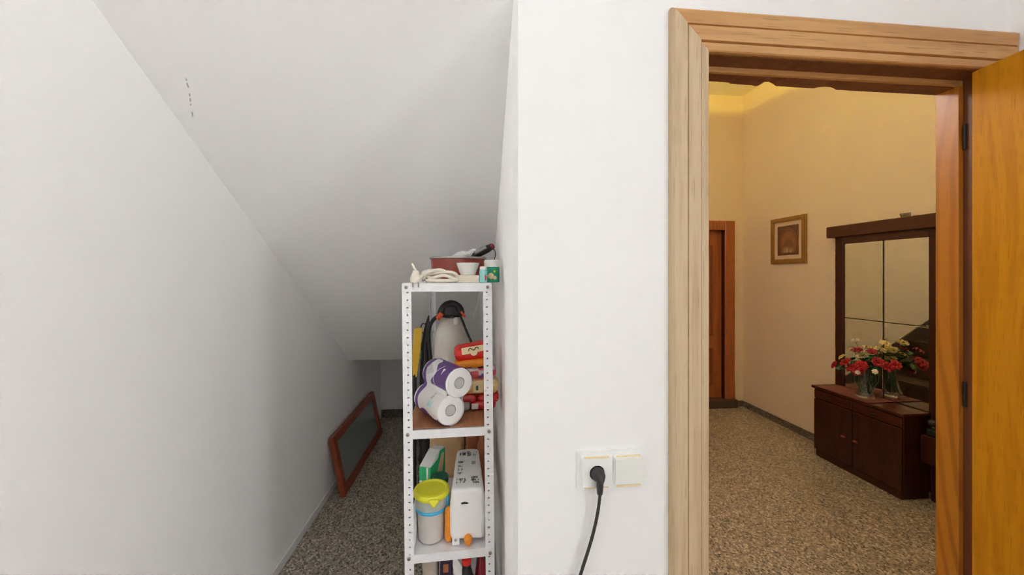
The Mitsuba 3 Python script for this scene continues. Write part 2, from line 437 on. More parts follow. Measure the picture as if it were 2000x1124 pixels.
struct('ceiling_hall', bx(0.16, 2.98, YB, HALL_Y + 0.1, HALL_Z, 3.45), 'm_hall_ceiling', 'beige ceiling of the tall hall', 'ceiling')
# skirtings
struct('baseboard_left', bx(-0.934, -0.924, -2.4, 3.86, 0, 0.045, 0.002), 'm_white_gloss', 'thin white skirting along the left wall', 'baseboard')
struct('baseboard_niche_end', bx(-0.924, 0.109, 3.847, 3.862, 0, 0.075, 0.002), 'm_terrazzo_dark', 'dark terrazzo skirting at the end of the niche', 'baseboard')
struct('baseboard_hall_right', bx(HALL_X - 0.012, HALL_X + 0.002, YB + 0.01, HALL_Y, 0, 0.062, 0.002), 'm_terrazzo_dark', 'dark terrazzo skirting under the picture wall', 'baseboard')
struct('baseboard_hall_far', bx(2.79, HALL_X - 0.012, HALL_Y - 0.012, HALL_Y + 0.002, 0, 0.062, 0.002), 'm_terrazzo_dark', 'short dark skirting beside the mahogany door', 'baseboard')

# window behind the camera
w1 = setting('window_1', 'white framed frosted window behind the viewer', 'window')
wf = sbox(0.95, 2.25, 0.35, 2.25).difference(unary_union([sbox(1.01, 1.57, 0.41, 2.19), sbox(1.63, 2.19, 0.41, 2.19)]))
part(w1, 'frame', prism(wf, 0.07, 'y', -2.49), 'm_white_gloss')
for a, b in ((1.01, 1.57), (1.63, 2.19)):
    k = part(w1, 'pane', bx(a - 0.005, b + 0.005, -2.46, -2.45, 0.405, 2.195), 'm_white_gloss')
    scene[k]['emitter'] = {'type': 'area', 'radiance': {'type': 'rgb', 'value': list(WINDOW_RADIANCE)}}

w2 = setting('window_2', 'white framed frosted window in the right wall behind the viewer', 'window')  # window added to throw light on the left wall
part(w2, 'frame', prism(sbox(-1.5, -0.2, 0.6, 2.25).difference(unary_union([sbox(-1.44, -0.88, 0.66, 2.19), sbox(-0.82, -0.26, 0.66, 2.19)])), 0.07, 'x', 2.61), 'm_white_gloss')
for a, b in ((-1.44, -0.88), (-0.82, -0.26)):
    k = part(w2, 'pane', bx(2.63, 2.64, a - 0.005, b + 0.005, 0.655, 2.195), 'm_white_gloss')
    scene[k]['emitter'] = {'type': 'area', 'radiance': {'type': 'rgb', 'value': list(WINDOW2_RADIANCE)}}

# ---------------------------------------------------------------- door_1: oak casing, frame and the amber leaf
d1 = setting('door_1', 'oak framed doorway with an amber wooden door opened against the right wall', 'door')
XI, ZI, XR = 0.6164, 2.011, 1.48
# casing section: u outward from the clear edge, w out of the wall
sec = [(0.0, -0.004), (0.0, 0.010), (0.003, 0.013), (0.022, 0.013), (0.0232, 0.009), (0.0248, 0.009), (0.026, 0.018), (0.061, 0.020), (0.0625, 0.0165), (0.064, 0.0165),
       (0.0655, 0.021), (0.090, 0.023), (0.100, 0.021), (0.106, 0.015), (0.1074, 0.008), (0.1074, -0.004)]


def casing(ends):
    """Loft the section between two mitre planes: ends = two functions (u, w) -> point."""
    n = len(sec)
    V = np.array([e(u, w) for e in ends for u, w in sec])
    Fc = []
    for j in range(n):
        a, b = j, (j + 1) % n
        Fc += [(a, b, n + b), (a, n + b, n + a)]
    cap = Polygon(sec)
    _, tri = trimesh.creation.triangulate_polygon(cap, engine='earcut')
    tv, _ = trimesh.creation.triangulate_polygon(cap, engine='earcut')
    idx = [int(np.argmin([abs(t[0] - u) + abs(t[1] - w) for u, w in sec])) for t in tv]
    for t in tri:
        q = [idx[i] for i in t]
        Fc += [tuple(q), tuple(n + i for i in q[::-1])]
    m = trimesh.Trimesh(V, np.array(Fc), process=False)
    trimesh.repair.fix_normals(m)
    return m


part(d1, 'casing', casing([lambda u, w: (XI - u, YF - w, 0.0), lambda u, w: (XI - u, YF - w, ZI + u)]), 'm_oak_v', 25)
part(d1, 'casing', casing([lambda u, w: (XI - u, YF - w, ZI + u), lambda u, w: (1.548 - 0.002 * math.sin(u * 300), YF - w, ZI + u)]), 'm_oak_h', 25)
part(d1, 'casing', bx(XR, 1.549, YF - 0.016, YF + 0.004, 0, 2.03, 0.003), 'm_oak_v')
Y1 = 1.006
part(d1, 'jamb', bx(0.552, XI, YF - 0.002, YB + 0.004, 0, 2.058), 'm_oak_v')
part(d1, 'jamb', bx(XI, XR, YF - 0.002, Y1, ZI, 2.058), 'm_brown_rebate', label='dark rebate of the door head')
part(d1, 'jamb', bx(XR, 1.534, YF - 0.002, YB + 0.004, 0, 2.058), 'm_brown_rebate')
part(d1, 'stop', bx(XI - 0.001, 0.6314, Y1, YB + 0.004, 0, 1.997, 0.001), 'm_oak_v')
part(d1, 'stop', bx(1.465, XR + 0.001, Y1, YB + 0.004, 0, 1.997, 0.001), 'm_oak_jamb')
part(d1, 'stop', bx(XI, XR, Y1, Y1 + 0.012, 1.9965, 2.03, 0.001), 'm_oak_h')
# dark lining behind the stop, its lower edge ragged
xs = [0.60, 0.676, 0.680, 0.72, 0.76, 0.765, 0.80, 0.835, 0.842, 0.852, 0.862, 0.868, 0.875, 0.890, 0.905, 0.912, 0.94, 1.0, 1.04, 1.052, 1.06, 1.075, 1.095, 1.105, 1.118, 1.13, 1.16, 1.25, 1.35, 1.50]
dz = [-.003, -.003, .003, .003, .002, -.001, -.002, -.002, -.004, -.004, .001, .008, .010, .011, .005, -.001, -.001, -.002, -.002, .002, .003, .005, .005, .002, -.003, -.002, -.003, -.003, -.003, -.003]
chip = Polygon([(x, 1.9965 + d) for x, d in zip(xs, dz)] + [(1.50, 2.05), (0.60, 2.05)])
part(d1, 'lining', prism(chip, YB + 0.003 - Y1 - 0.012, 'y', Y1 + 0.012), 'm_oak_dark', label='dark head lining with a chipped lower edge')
for z in (1.80, 1.02, 0.25):
    part(d1, 'hinge', lathe([(0, 0), (0.004, 0), (0.004, 0.075), (0, 0.075)], 12, 1.477, 1.000, z), 'm_black')
ang = math.atan(0.1235)
leafm = bx(0, 0.04, -0.82, 0.0, 0.012, 2.004, 0.0015)
leaf = part(d1, 'leaf', move(leafm, 1.427, 0.951, 0, rz=-math.degrees(ang)), 'm_leaf', label='amber veneered door leaf, opened')
hd = cat(bx(-0.004, 0.0005, -0.78, -0.74, 0.93, 1.15, 0.001), tube([(-0.002, -0.76, 1.06), (-0.045, -0.76, 1.06)], 0.009, 10), tube([(-0.045, -0.765, 1.06), (-0.048, -0.70, 1.06), (-0.045, -0.65, 1.058)], 0.008, 10))
part(leaf, 'handle', move(hd, 1.427, 0.951, 0, rz=-math.degrees(ang)), 'm_steel', 40)

# ---------------------------------------------------------------- door_2 at the end of the hall
d2 = setting('door_2', 'closed reddish panelled door with moulded casing at the end of the hall', 'door')
part(d2, 'casing', bx(2.668, 2.778, HALL_Y - 0.02, HALL_Y + 0.004, 0.084, 1.998, 0.006), 'm_far_door')
part(d2, 'casing', bx(1.782, 1.892, HALL_Y - 0.02, HALL_Y + 0.004, 0.084, 1.998, 0.006), 'm_far_door')
part(d2, 'casing', bx(1.89, 2.67, HALL_Y - 0.0195, HALL_Y + 0.004, 1.898, 1.998, 0.006), 'm_far_door')
part(d2, 'jamb', bx(2.668, 2.702, HALL_Y, HALL_Y + 0.1, 0.08, 1.92), 'm_mahogany')
part(d2, 'jamb', bx(1.86, 1.892, HALL_Y, HALL_Y + 0.1, 0.08, 1.92), 'm_mahogany')
part(d2, 'jamb', bx(1.89, 2.67, HALL_Y, HALL_Y + 0.1, 1.898, 1.93), 'm_mahogany')
lf = part(d2, 'leaf', bx(1.89, 2.67, HALL_Y + 0.05, HALL_Y + 0.09, 0.086, 1.90, 0.002), 'm_far_door')
for z0, z1, mid in ((0.22, 0.62, 0), (0.76, 1.74, 0)):
    for x0, x1 in ((1.99, 2.23), (2.33, 2.565)):
        fr = sbox(x0, x1, z0, z1).difference(sbox(x0 + 0.022, x1 - 0.022, z0 + 0.022, z1 - 0.022))
        part(lf, 'moulding', prism(fr, 0.012, 'y', HALL_Y + 0.040), 'm_moulding')
        part(lf, 'panel', bx(x0 + 0.05, x1 - 0.05, HALL_Y + 0.043, HALL_Y + 0.052, z0 + 0.05, z1 - 0.05, 0.007), 'm_far_door')
part(d2, 'threshold', bx(1.80, 2.79, HALL_Y - 0.05, HALL_Y + 0.1, 0, 0.084, 0.003), 'm_stone_dark', label='dark stone step under the door')

# ---------------------------------------------------------------- stairs along the hall end wall (seen in the mirror)
st = setting('staircase', 'dark stone stairs rising along the hall end wall, seen in the mirror', 'stairs')
for i in range(5):
    x1 = 1.66 - 0.28 * i
    part(st, 'step', bx(max(x1 - 0.28, 0.245) if i < 4 else 0.245, x1 + 0.02, 2.92, HALL_Y - 0.002, 0.17 * i if i else 0.0, 0.17 * (i + 1), 0.004), 'm_stone_dark')
part(st, 'skirting', prism(Polygon([(1.78, 0.0), (1.70, 0.25), (0.30, 1.07), (0.245, 1.07), (0.245, 0.6)]), 0.014, 'y', HALL_Y - 0.014), 'm_stone_dark')

# ---------------------------------------------------------------- hall pendant (above the picture, warm light)
pl = thing('pendant_lamp', 'glass bowl pendant lamp high in the hall', 'lamp')
LX, LY, LZ = 1.85, 2.25, 2.99
bowl = [(0.0, -0.11), (0.08, -0.10), (0.16, -0.065), (0.22, -0.012), (0.224, -0.006), (0.218, -0.006), (0.155, -0.058), (0.08, -0.092), (0.0, -0.1)]
k = part(pl, 'bowl', lathe(bowl, 40, LX, LY, LZ), 'm_cream_label', True)
scene[k]['emitter'] = {'type': 'area', 'radiance': {'type': 'rgb', 'value': list(LAMP_GLOW)}}
part(pl, 'rim', lathe([(0.222, -0.008), (0.232, -0.008), (0.232, 0.0), (0.222, 0.0), (0.222, -0.008)], 40, LX, LY, LZ), 'm_steel')
part(pl, 'chain', cat([tube([(LX + 0.225 * math.cos(a), LY + 0.225 * math.sin(a), LZ), (LX + 0.01 * math.cos(a), LY + 0.01 * math.sin(a), LZ + 0.34)], 0.002, 6) for a in (0.4, 2.5, 4.6)]), 'm_steel')
part(pl, 'canopy', lathe([(0, 0.33), (0.05, 0.33), (0.055, 0.36), (0, 0.36)], 24, LX, LY, LZ), 'm_steel')
k = part(pl, 'bulb', lathe([(0, -0.030), (0.005, -0.030), (0.005, -0.018), (0, -0.018)], 12, LX, LY, LZ), 'm_white_gloss')
scene[k]['emitter'] = {'type': 'area', 'radiance': {'type': 'rgb', 'value': list(LAMP_BULB)}}
# added globe out of view: neutral fill light for the hall
wl = thing('wall_globe', 'white globe lamp on the hall wall beside the stairs', 'lamp')
k = part(wl, 'globe', move(trimesh.creation.icosphere(subdivisions=3, radius=0.12), 0.42, 2.0, 2.45), 'm_white_gloss', True)
scene[k]['emitter'] = {'type': 'area', 'radiance': {'type': 'rgb', 'value': list(STAIR_LAMP)}}
part(wl, 'arm', tube([(0.24, 2.0, 2.40), (0.33, 2.0, 2.40)], 0.02, 12), 'm_steel', True)
# globe lamp of the white room
gl = thing('globe_lamp', 'white globe lamp on the ceiling of the room behind the viewer', 'lamp')
k = part(gl, 'globe', move(trimesh.creation.icosphere(subdivisions=3, radius=0.13), 0.12, 0.0, 2.53), 'm_white_gloss', True)
scene[k]['emitter'] = {'type': 'area', 'radiance': {'type': 'rgb', 'value': list(CEILING_LAMP)}}
part(gl, 'base', lathe([(0, 2.65), (0.07, 2.65), (0.08, 2.70), (0, 2.70)], 24, 0.12, 0.0, 0), 'm_steel')

# ---------------------------------------------------------------- socket and switch plate, plug and cord
so = thing('socket_plate', 'yellowed white double wall plate with a socket and a rocker switch on the front wall', 'socket')
pm = prism(sbox(0.268, 0.434, 0.872, 0.960).buffer(0.006), 0.006, 'y', YF - 0.006)
part(so, 'plate', pm, 'm_white_switch')
for x0, x1 in ((0.273, 0.350), (0.358, 0.435)):
    fr = sbox(x0, x1, 0.872, 0.953).buffer(0.002).difference(sbox(x0 + 0.003, x1 - 0.003, 0.882, 0.944))
    part(so, 'surround', prism(fr, 0.0025, 'y', YF - 0.0082), 'm_white_switch')
    for z0, z1 in ((0.8700, 0.8758), (0.9475, 0.9525)):
        part(so, 'grime_line', bx(x0 + 0.006, x1 - 0.006, YF - 0.0092, YF - 0.007, z0, z1, 0.0008), 'm_yellowed', label='yellowed, grimy groove')
sq = sbox(0.2745, 0.3485, 0.879, 0.9455).buffer(0.002).difference(Point(0.3113, 0.912).buffer(0.0195, 24))
part(so, 'socket_cover', prism(sq, 0.009, 'y', YF - 0.0145), 'm_white_switch', label='square socket cover with a round recess')
part(so, 'socket_well', prism(Point(0.3113, 0.912).buffer(0.0196, 24), 0.003, 'y', YF - 0.008), 'm_black')
rk = trimesh.convex.convex_hull(np.array([(x, y, z) for x in (0.3595, 0.4335) for y, z in ((YF - 0.006, 0.878), (YF - 0.006, 0.9485), (YF - 0.0125, 0.8795), (YF - 0.0185, 0.946))]))
part(so, 'rocker', rk, 'm_white_switch', label='wide white rocker switch')
pg = thing('power_plug', 'black plug in the wall socket with its cord hanging down the white wall', 'plug')
head = tm(m3.Manifold.batch_hull([m3.Manifold.cylinder(0.022, 0.0175, 0.0155, 28).rotate((90, 0, 0)).translate((0.3115, YF - 0.009, 0.912)), m3.Manifold.sphere(0.010, 16).translate((0.313, YF - 0.034, 0.905))]))
part(pg, 'head', head, 'm_black_rubber', 35)
sleeve = tm(m3.Manifold.batch_hull([m3.Manifold.sphere(0.0095, 16).translate((0.3125, YF - 0.031, 0.905)), m3.Manifold.sphere(0.0075, 16).translate((0.3145, YF - 0.025, 0.868))]))
part(pg, 'sleeve', sleeve, 'm_black_rubber', 35)
cp = spline([(0.3145, YF - 0.025, 0.866), (0.3135, YF - 0.022, 0.84), (0.3085, YF - 0.020, 0.805), (0.294, YF - 0.019, 0.745), (0.276, YF - 0.019, 0.69), (0.261, YF - 0.019, 0.645), (0.23, YF - 0.02, 0.54), (0.21, YF - 0.022, 0.40), (0.205, YF - 0.03, 0.2), (0.20, YF - 0.05, 0.03), (0.15, YF - 0.12, 0.006), (0.02, YF - 0.3, 0.006)], 90)
part(pg, 'cord', tube(cp, 0.0042, 8), 'm_black_rubber', True)

# ---------------------------------------------------------------- framed glass leaning on the left wall in the niche
gp = thing('glazed_frame', 'reddish wooden framed glass panel leaning on the left wall under the stairs', 'frame')
L, Hh, tb, fw_ = 0.97, 0.385, 0.034, 0.05
tilt = math.degrees(math.asin(0.075 / Hh))


def lean(m):      # local x = depth into wall, y along, z up; leaning onto the wall at x=-.93
    return move(m, -0.852, 2.485, 0.0012, ry=-tilt)


part(gp, 'stile', lean(bx(0, tb, 0, fw_, 0, Hh, 0.003)), 'm_red_wood')
part(gp, 'stile', lean(bx(0, tb, L - fw_, L, 0, Hh, 0.003)), 'm_red_wood')
part(gp, 'rail', lean(bx(0.001, tb - 0.001, fw_, L - fw_, 0, fw_, 0.003)), 'm_red_wood')
part(gp, 'rail', lean(bx(0.001, tb - 0.001, fw_, L - fw_, Hh - fw_, Hh, 0.003)), 'm_red_wood')
part(gp, 'pane', lean(bx(0.012, 0.018, fw_ - 0.005, L - fw_ + 0.005, fw_ - 0.005, Hh - fw_ + 0.005)), 'm_frosted_pane', label='grey-green obscured glass')

# ---------------------------------------------------------------- metal shelf unit
su = thing('shelf_unit', 'narrow white slotted-angle metal shelf unit standing end-on in the niche', 'shelf')
SX0, SX1, SY0, SY1, STOP = -0.228, 0.057, 1.22, 1.965, 1.393


def sway(m):
    m = m.copy()
    m.vertices = m.vertices + np.c_[(1.15 - m.vertices[:, 2]) * 0.010, np.zeros(len(m.vertices)), np.zeros(len(m.vertices))]
    return m


def angle_post(xo, sx, yo, sy):
    """Slotted angle: one flange facing front or rear, one along the side; xo, yo the outer corner."""
    fl, t = 0.029, 0.002
    a = sbox(0, fl, 0, STOP - 0.003)
    hs = []
    z, i = 0.03, 0
    while z < STOP - 0.03:
        hs.append(Point(fl * 0.58, z).buffer(0.0028, 5).buffer(0) if i % 2 else sbox(fl * 0.58 - 0.0034, fl * 0.58 + 0.0034, z - 0.0022, z + 0.0022))
        z += 0.0238; i += 1
    a = a.difference(unary_union(hs))
    front = trimesh.creation.extrude_polygon(a, t, engine='earcut')
    v = front.vertices
    fm = trimesh.Trimesh(np.c_[xo + sx * v[:, 0], yo + sy * v[:, 2], v[:, 1]], front.faces, process=False)
    sm = trimesh.Trimesh(np.c_[xo + sx * v[:, 2], yo + sy * (v[:, 0]), v[:, 1]], front.faces, process=False)
    for q in (fm, sm): trimesh.repair.fix_normals(q)
    return sway(cat(fm, sm))


for xo, sx in ((SX0, 1), (SX1, -1)):
    for yo, sy in ((SY0, 1), (SY1, -1)):
        part(su, 'post', angle_post(xo, sx, yo, sy), 'm_shelf_paint')


def tray(z, tl=0.0, lip=0.027):
    """A shelf pan: flat top at z with a folded-down lip all round; tl tilts the front edge (left lower)."""
    x0, x1, y0, y1, t = SX0 + 0.0025, SX1 - 0.0025, SY0 - 0.0022, SY1 + 0.0, 0.0012
    ms = [bx(x0, x1, y0, y1, z - t, z), bx(x0, x1, y0, y0 + t, z - lip, z), bx(x0, x1, y1 - t, y1, z - lip, z), bx(x0, x0 + t, y0, y1, z - lip, z), bx(x1 - t, x1, y0, y1, z - lip, z),
          bx(x0, x1, y0, y0 + 0.012, z - lip, z - lip + t)]
    m = cat(ms)
    m.vertices = m.vertices + np.c_[np.zeros((len(m.vertices), 2)), (m.vertices[:, 0] - (x0 + x1) / 2) * tl]
    return sway(m)


def bolt(x, z, parent):
    hx = lathe([(0, 0), (0.0055, 0), (0.0055, 0.003), (0.003, 0.004), (0, 0.004)], 8)
    part(parent, 'bolt', sway(move(hx, x, SY0 - 0.0022, z, rx=90)), 'm_bolt')


Z2, Z3, Z4 = 0.926, 0.533, 0.14
for z, tl in ((STOP, 0.0), (Z2, 0.012), (Z3, 0.03), (Z4, 0.0)):
    s_ = part(su, 'shelf', tray(z, tl), 'm_shelf_paint')
    for x in (SX0 + 0.014, SX1 - 0.014):
        bolt(x, z - 0.013, s_)
part(su, 'liner', sway(bx(SX0 + 0.006, SX1 - 0.006, SY0 + 0.004, SY1 - 0.01, Z2 + 0.0025, Z2 + 0.0045)), 'm_shelf_liner', label='brown wood-look shelf liner')

ZT = STOP + 0.0005
# --- top of the unit
pot = thing('saucepan', 'dark red enamel pan with a steel rim on top of the shelf unit', 'pan')
PX, PY = -0.068, 1.56
part(pot, 'body', lathe([(0, 0.0), (0.098, 0.0), (0.106, 0.006), (0.110, 0.09), (0.108, 0.09), (0.104, 0.008), (0, 0.004)], 48, PX, PY, ZT), 'm_pot_red', 40)
part(pot, 'rim', lathe([(0.107, 0.088), (0.115, 0.090), (0.116, 0.095), (0.113, 0.098), (0.107, 0.096), (0.107, 0.088)], 48, PX, PY, ZT), 'm_steel', True)
cb_ = m3.Manifold.batch_hull([m3.Manifold.sphere(r, 16).translate(c) for r, c in ((0.010, (-0.098, 1.565, 0.094)), (0.015, (-0.075, 1.58, 0.104)), (0.014, (-0.045, 1.56, 0.100)), (0.010, (-0.018, 1.57, 0.112)), (0.006, (0.000, 1.565, 0.122)), (0.02, (-0.06, 1.56, 0.06)))])
single('crumpled_bag', bumpy(bumpy(soft(tm(cb_), 0.006, 4), 0.011, 38, 2), 0.003, 120, 3).apply_translation((0, 0, ZT)), 'm_paper', 'crumpled white paper bag lying in the red pan', 'paper', smooth=30)
um = thing('folding_umbrella', 'black and grey folded umbrella with a dark red end leaning out of the pan', 'umbrella')
p0, p1 = np.array((-0.020, 1.56, ZT + 0.098)), np.array((0.066, 1.575, ZT + 0.142))
part(um, 'cover', tube(np.linspace(p0, p1, 8), [0.010, 0.013, 0.015, 0.016, 0.017, 0.017, 0.016, 0.013], 12), 'm_black', True)
part(um, 'label', tube(np.linspace(p0 + 0.25 * (p1 - p0) + [-0.003, -0.010, 0.006], p0 + 0.8 * (p1 - p0) + [-0.003, -0.010, 0.006], 6), 0.0085, 10), 'm_grey', True, label='grey strip along the cover')
part(um, 'cap', tube(np.array([p1 - (p1 - p0) * 0.04, p1 + (p1 - p0) * 0.05, p1 + (p1 - p0) * 0.14]), [0.013, 0.015, 0.010], 12), 'm_dark_red', True, label='dark red end cap')
part(um, 'strap', tube(spline([p1 + [0, -0.01, 0], p1 + [0.014, -0.012, -0.012], p1 + [0.013, -0.012, -0.055]], 12), 0.002, 6), 'm_black', True)
# cream cord bundle with plug
cc = thing('cable_bundle', 'cream appliance cable folded on the top shelf, its two-pin plug hanging over the edge', 'cable')
pc = lathe([(0, -0.004), (0.0165, -0.002), (0.0185, 0.004), (0.0175, 0.012), (0.011, 0.028), (0.0085, 0.034), (0, 0.034)], 20)
plg = part(cc, 'plug', move(pc, -0.187, 1.222, ZT + 0.0055, rx=6), 'm_cream_plastic', 35)
for dx in (-0.0085, 0.0085):
    part(plg, 'pin', tube([(-0.187 + dx, 1.2145, ZT + 0.006), (-0.186 + dx, 1.213, ZT - 0.014)], 0.0016, 8), 'm_bolt')
lc = spline([(-0.187, 1.224, ZT + 0.038), (-0.196, 1.226, ZT + 0.055), (-0.200, 1.228, ZT + 0.062)], 12)
part(cc, 'cable', tube(lc, 0.004, 8), 'm_cream_plastic', True)
for loop in ([(-0.176, 1.232, 0.016), (-0.165, 1.245, 0.028), (-0.135, 1.262, 0.040), (-0.105, 1.268, 0.040), (-0.088, 1.272, 0.024), (-0.078, 1.262, 0.012), (-0.105, 1.250, 0.008), (-0.15, 1.246, 0.008)],
             [(-0.168, 1.262, 0.010), (-0.150, 1.272, 0.026), (-0.118, 1.262, 0.032), (-0.078, 1.256, 0.034), (-0.061, 1.262, 0.026), (-0.066, 1.275, 0.012), (-0.11, 1.290, 0.008), (-0.16, 1.284, 0.008)],
             [(-0.160, 1.300, 0.008), (-0.130, 1.292, 0.022), (-0.095, 1.284, 0.026), (-0.062, 1.250, 0.010), (-0.085, 1.240, 0.0075), (-0.125, 1.236, 0.0075), (-0.158, 1.252, 0.0075)],
             [(-0.155, 1.262, 0.020), (-0.128, 1.246, 0.018), (-0.098, 1.243, 0.024), (-0.068, 1.243, 0.012), (-0.060, 1.270, 0.0075), (-0.11, 1.312, 0.0075), (-0.155, 1.305, 0.0075)]):
    part(cc, 'cable', tube(spline([(x, y, ZT + z) for x, y, z in loop], 50), 0.0058, 8), 'm_cream_plastic', True)
body = tm(m3.Manifold.batch_hull([m3.Manifold.sphere(r, 18).translate(c) for r, c in ((0.010, (-0.168, 1.275, ZT + 0.030)), (0.012, (-0.150, 1.285, ZT + 0.034)), (0.011, (-0.118, 1.282, ZT + 0.036)), (0.007, (-0.103, 1.279, ZT + 0.038)))]))
part(cc, 'switch_box', body, 'm_white_plastic', 40, label='pale plastic inline housing')
# ribbed cup on a small box
cupr = []
for t_ in np.linspace(0, 1, 9):
    cupr.append((0.024 + 0.0135 * t_ ** 0.8 + 0.0016 * math.sin(t_ * 25), 0.036 * t_))
cupp = [(0, 0)] + cupr + [(0.0395, 0.040), (0.037, 0.0415), (0.034, 0.038), (0.021, 0.004), (0, 0.004)]
single('ribbed_cup', lathe(cupp, 40, -0.024, 1.305, ZT + 0.0255), 'm_white_plastic', 'small white ribbed cup standing on a little printed box', 'cup', smooth=40)
mb = thing('medicine_box', 'little white printed box under the ribbed cup', 'box')
part(mb, 'carton', bx(-0.058, 0.014, 1.27, 1.34, ZT, ZT + 0.025, 0.001), 'm_cream_plastic')
ms = []
for r_ in range(3):
    x = -0.055
    while x < 0.008:
        w_ = rng.uniform(0.003, 0.009)
        ms.append(bx(x, min(x + w_, 0.0125), 1.2694, 1.2702, ZT + 0.005 + 0.007 * r_, ZT + 0.0072 + 0.007 * r_)); x += w_ + rng.uniform(0.002, 0.006)
part(mb, 'print', cat(ms), 'm_yellowed', kind='stuff', label='brownish print lines')
tl = thing('small_bottle', 'small pale teal tube with a red mark beside the green jar', 'bottle')
part(tl, 'body', lathe([(0, 0), (0.012, 0), (0.0135, 0.002), (0.0135, 0.040), (0.011, 0.045), (0, 0.045)], 24, 0.0285, 1.275, ZT), 'm_teal', 35)
part(tl, 'cap', lathe([(0, 0.0445), (0.012, 0.0445), (0.0115, 0.054), (0, 0.055)], 24, 0.0285, 1.275, ZT), 'm_white_plastic', 35)
part(tl, 'mark', trimesh.convex.convex_hull(np.array([(0.030 + a * 0.006 * math.cos(t_) + 0.003 * b, 1.2625 + 0.0035 * 0 + 0.0008 * b, ZT + 0.017 + 0.011 * math.sin(t_)) for t_ in np.linspace(0, 6, 9) for a in (1,) for b in (0, 1)])), 'm_red', label='red emblem')
gj = thing('green_jar', 'green labelled jar with a white lid at the right end of the top shelf', 'jar')
part(gj, 'body', lathe([(0, 0), (0.0255, 0), (0.027, 0.002), (0.027, 0.051), (0.024, 0.054), (0, 0.054)], 32, 0.060, 1.335, ZT), 'm_green', 35)
part(gj, 'lid', lathe([(0, 0.0535), (0.0265, 0.0535), (0.0275, 0.056), (0.0275, 0.076), (0.025, 0.079), (0, 0.079)], 32, 0.060, 1.335, ZT), 'm_white_plastic', 35)
for (a0, zc, r_, m_) in ((-1.75, 0.022, 0.011, 'm_cream_label'), (-1.70, 0.024, 0.006, 'm_rust'), (-1.2, 0.016, 0.007, 'm_cream_label'), (-1.25, 0.038, 0.004, 'm_lime')):
    q = trimesh.creation.icosphere(subdivisions=2, radius=r_); q.apply_scale((1, 0.12, 1))
    part(gj, 'emblem', move(q, 0.060 + 0.0268 * math.cos(a0), 1.335 + 0.0268 * math.sin(a0), ZT + zc, rz=math.degrees(a0) + 90), m_, True)

# --- second shelf
ZS = Z2 + 0.0048
sp = thing('sprayer', 'translucent white garden sprayer with a black pump head at the back of the second shelf', 'sprayer')
TX, TY = -0.105, 1.80
tank = lathe([(0, 0), (0.070, 0.0), (0.080, 0.012), (0.083, 0.06), (0.083, 0.17), (0.076, 0.225), (0.058, 0.262), (0.035, 0.282), (0.028, 0.288), (0, 0.288)], 40, TX, TY, ZS)
part(sp, 'tank', tank, 'm_tank', 50)
part(sp, 'neck', lathe([(0, 0), (0.030, 0), (0.032, 0.02), (0.026, 0.03), (0, 0.032)], 28, TX, TY, ZS + 0.284), 'm_black', 40)
part(sp, 'shoulder', move(rbox(0.026, 0.03, 0.036, 0.010), TX + 0.020, TY - 0.045, ZS + 0.275), 'm_tank', 40)
hnd = spline([(TX - 0.050, TY - 0.02, ZS + 0.292), (TX - 0.046, TY - 0.02, ZS + 0.325), (TX - 0.010, TY - 0.01, ZS + 0.352), (TX + 0.028, TY - 0.01, ZS + 0.335), (TX + 0.038, TY - 0.02, ZS + 0.302)], 24)
part(sp, 'handle', tube(hnd, 0.018, 12), 'm_black', True)
part(sp, 'pump', tm(m3.Manifold.batch_hull([m3.Manifold.sphere(0.017, 16).translate((TX + a, TY - 0.016, ZS + 0.318 + b)) for a, b in ((-0.034, -0.014), (0.024, -0.014), (-0.022, 0.016), (0.010, 0.016))])), 'm_black', 40)
part(sp, 'valve', tube([(TX - 0.066, TY - 0.034, ZS + 0.285), (TX - 0.046, TY - 0.040, ZS + 0.312)], 0.012, 10), 'm_orange_red', True, label='orange-red fitting')
part(sp, 'valve', tube([(TX + 0.040, TY - 0.034, ZS + 0.318), (TX + 0.060, TY - 0.038, ZS + 0.292)], 0.006, 8), 'm_orange_red', True, label='orange-red fitting')
hose = spline([(TX + 0.036, TY - 0.04, ZS + 0.305), (TX + 0.055, TY - 0.07, ZS + 0.262), (TX + 0.080, TY - 0.09, ZS + 0.205), (TX + 0.098, TY - 0.10, ZS + 0.165), (TX + 0.10, TY - 0.10, ZS + 0.10)], 24)
part(sp, 'hose', tube(hose, 0.0055, 8), 'm_black', True)
part(sp, 'strap', tube(spline([(TX - 0.055, TY - 0.02, ZS + 0.30), (TX - 0.095, TY, ZS + 0.27), (TX - 0.108, TY + 0.02, ZS + 0.12), (TX - 0.105, TY + 0.03, ZS + 0.02)], 20), 0.009, 8), 'm_black', True)
# black bag and yellow handle behind the rear post, leaning on the outside of the unit
bb = thing('black_bag', 'black folded bag standing against the rear left post of the shelf unit', 'bag')
bg = m3.Manifold.batch_hull([m3.Manifold.sphere(r, 20).translate(c) for r, c in ((0.010, (-0.243, 2.05, 1.195)), (0.012, (-0.256, 2.05, 1.14)), (0.024, (-0.262, 2.05, 1.05)), (0.030, (-0.266, 2.05, 0.80)), (0.034, (-0.266, 2.05, 0.04)))])
part(bb, 'body', bumpy(soft(tm(bg), 0.02, 4), 0.004, 30), 'm_black', 60)
part(bb, 'loop', tube(spline([(-0.256, 2.04, 1.145), (-0.276, 2.035, 1.160), (-0.283, 2.03, 1.125), (-0.272, 2.03, 1.11)], 16), 0.003, 6), 'm_black', True)
yl = thing('yellow_tool', 'yellow flat handled tool leaning left of the black bag', 'tool')
yv = Polygon([(-0.312, 1.135), (-0.278, 1.138), (-0.286, 1.04), (-0.299, 0.93), (-0.306, 0.89), (-0.318, 0.90), (-0.320, 1.0)])
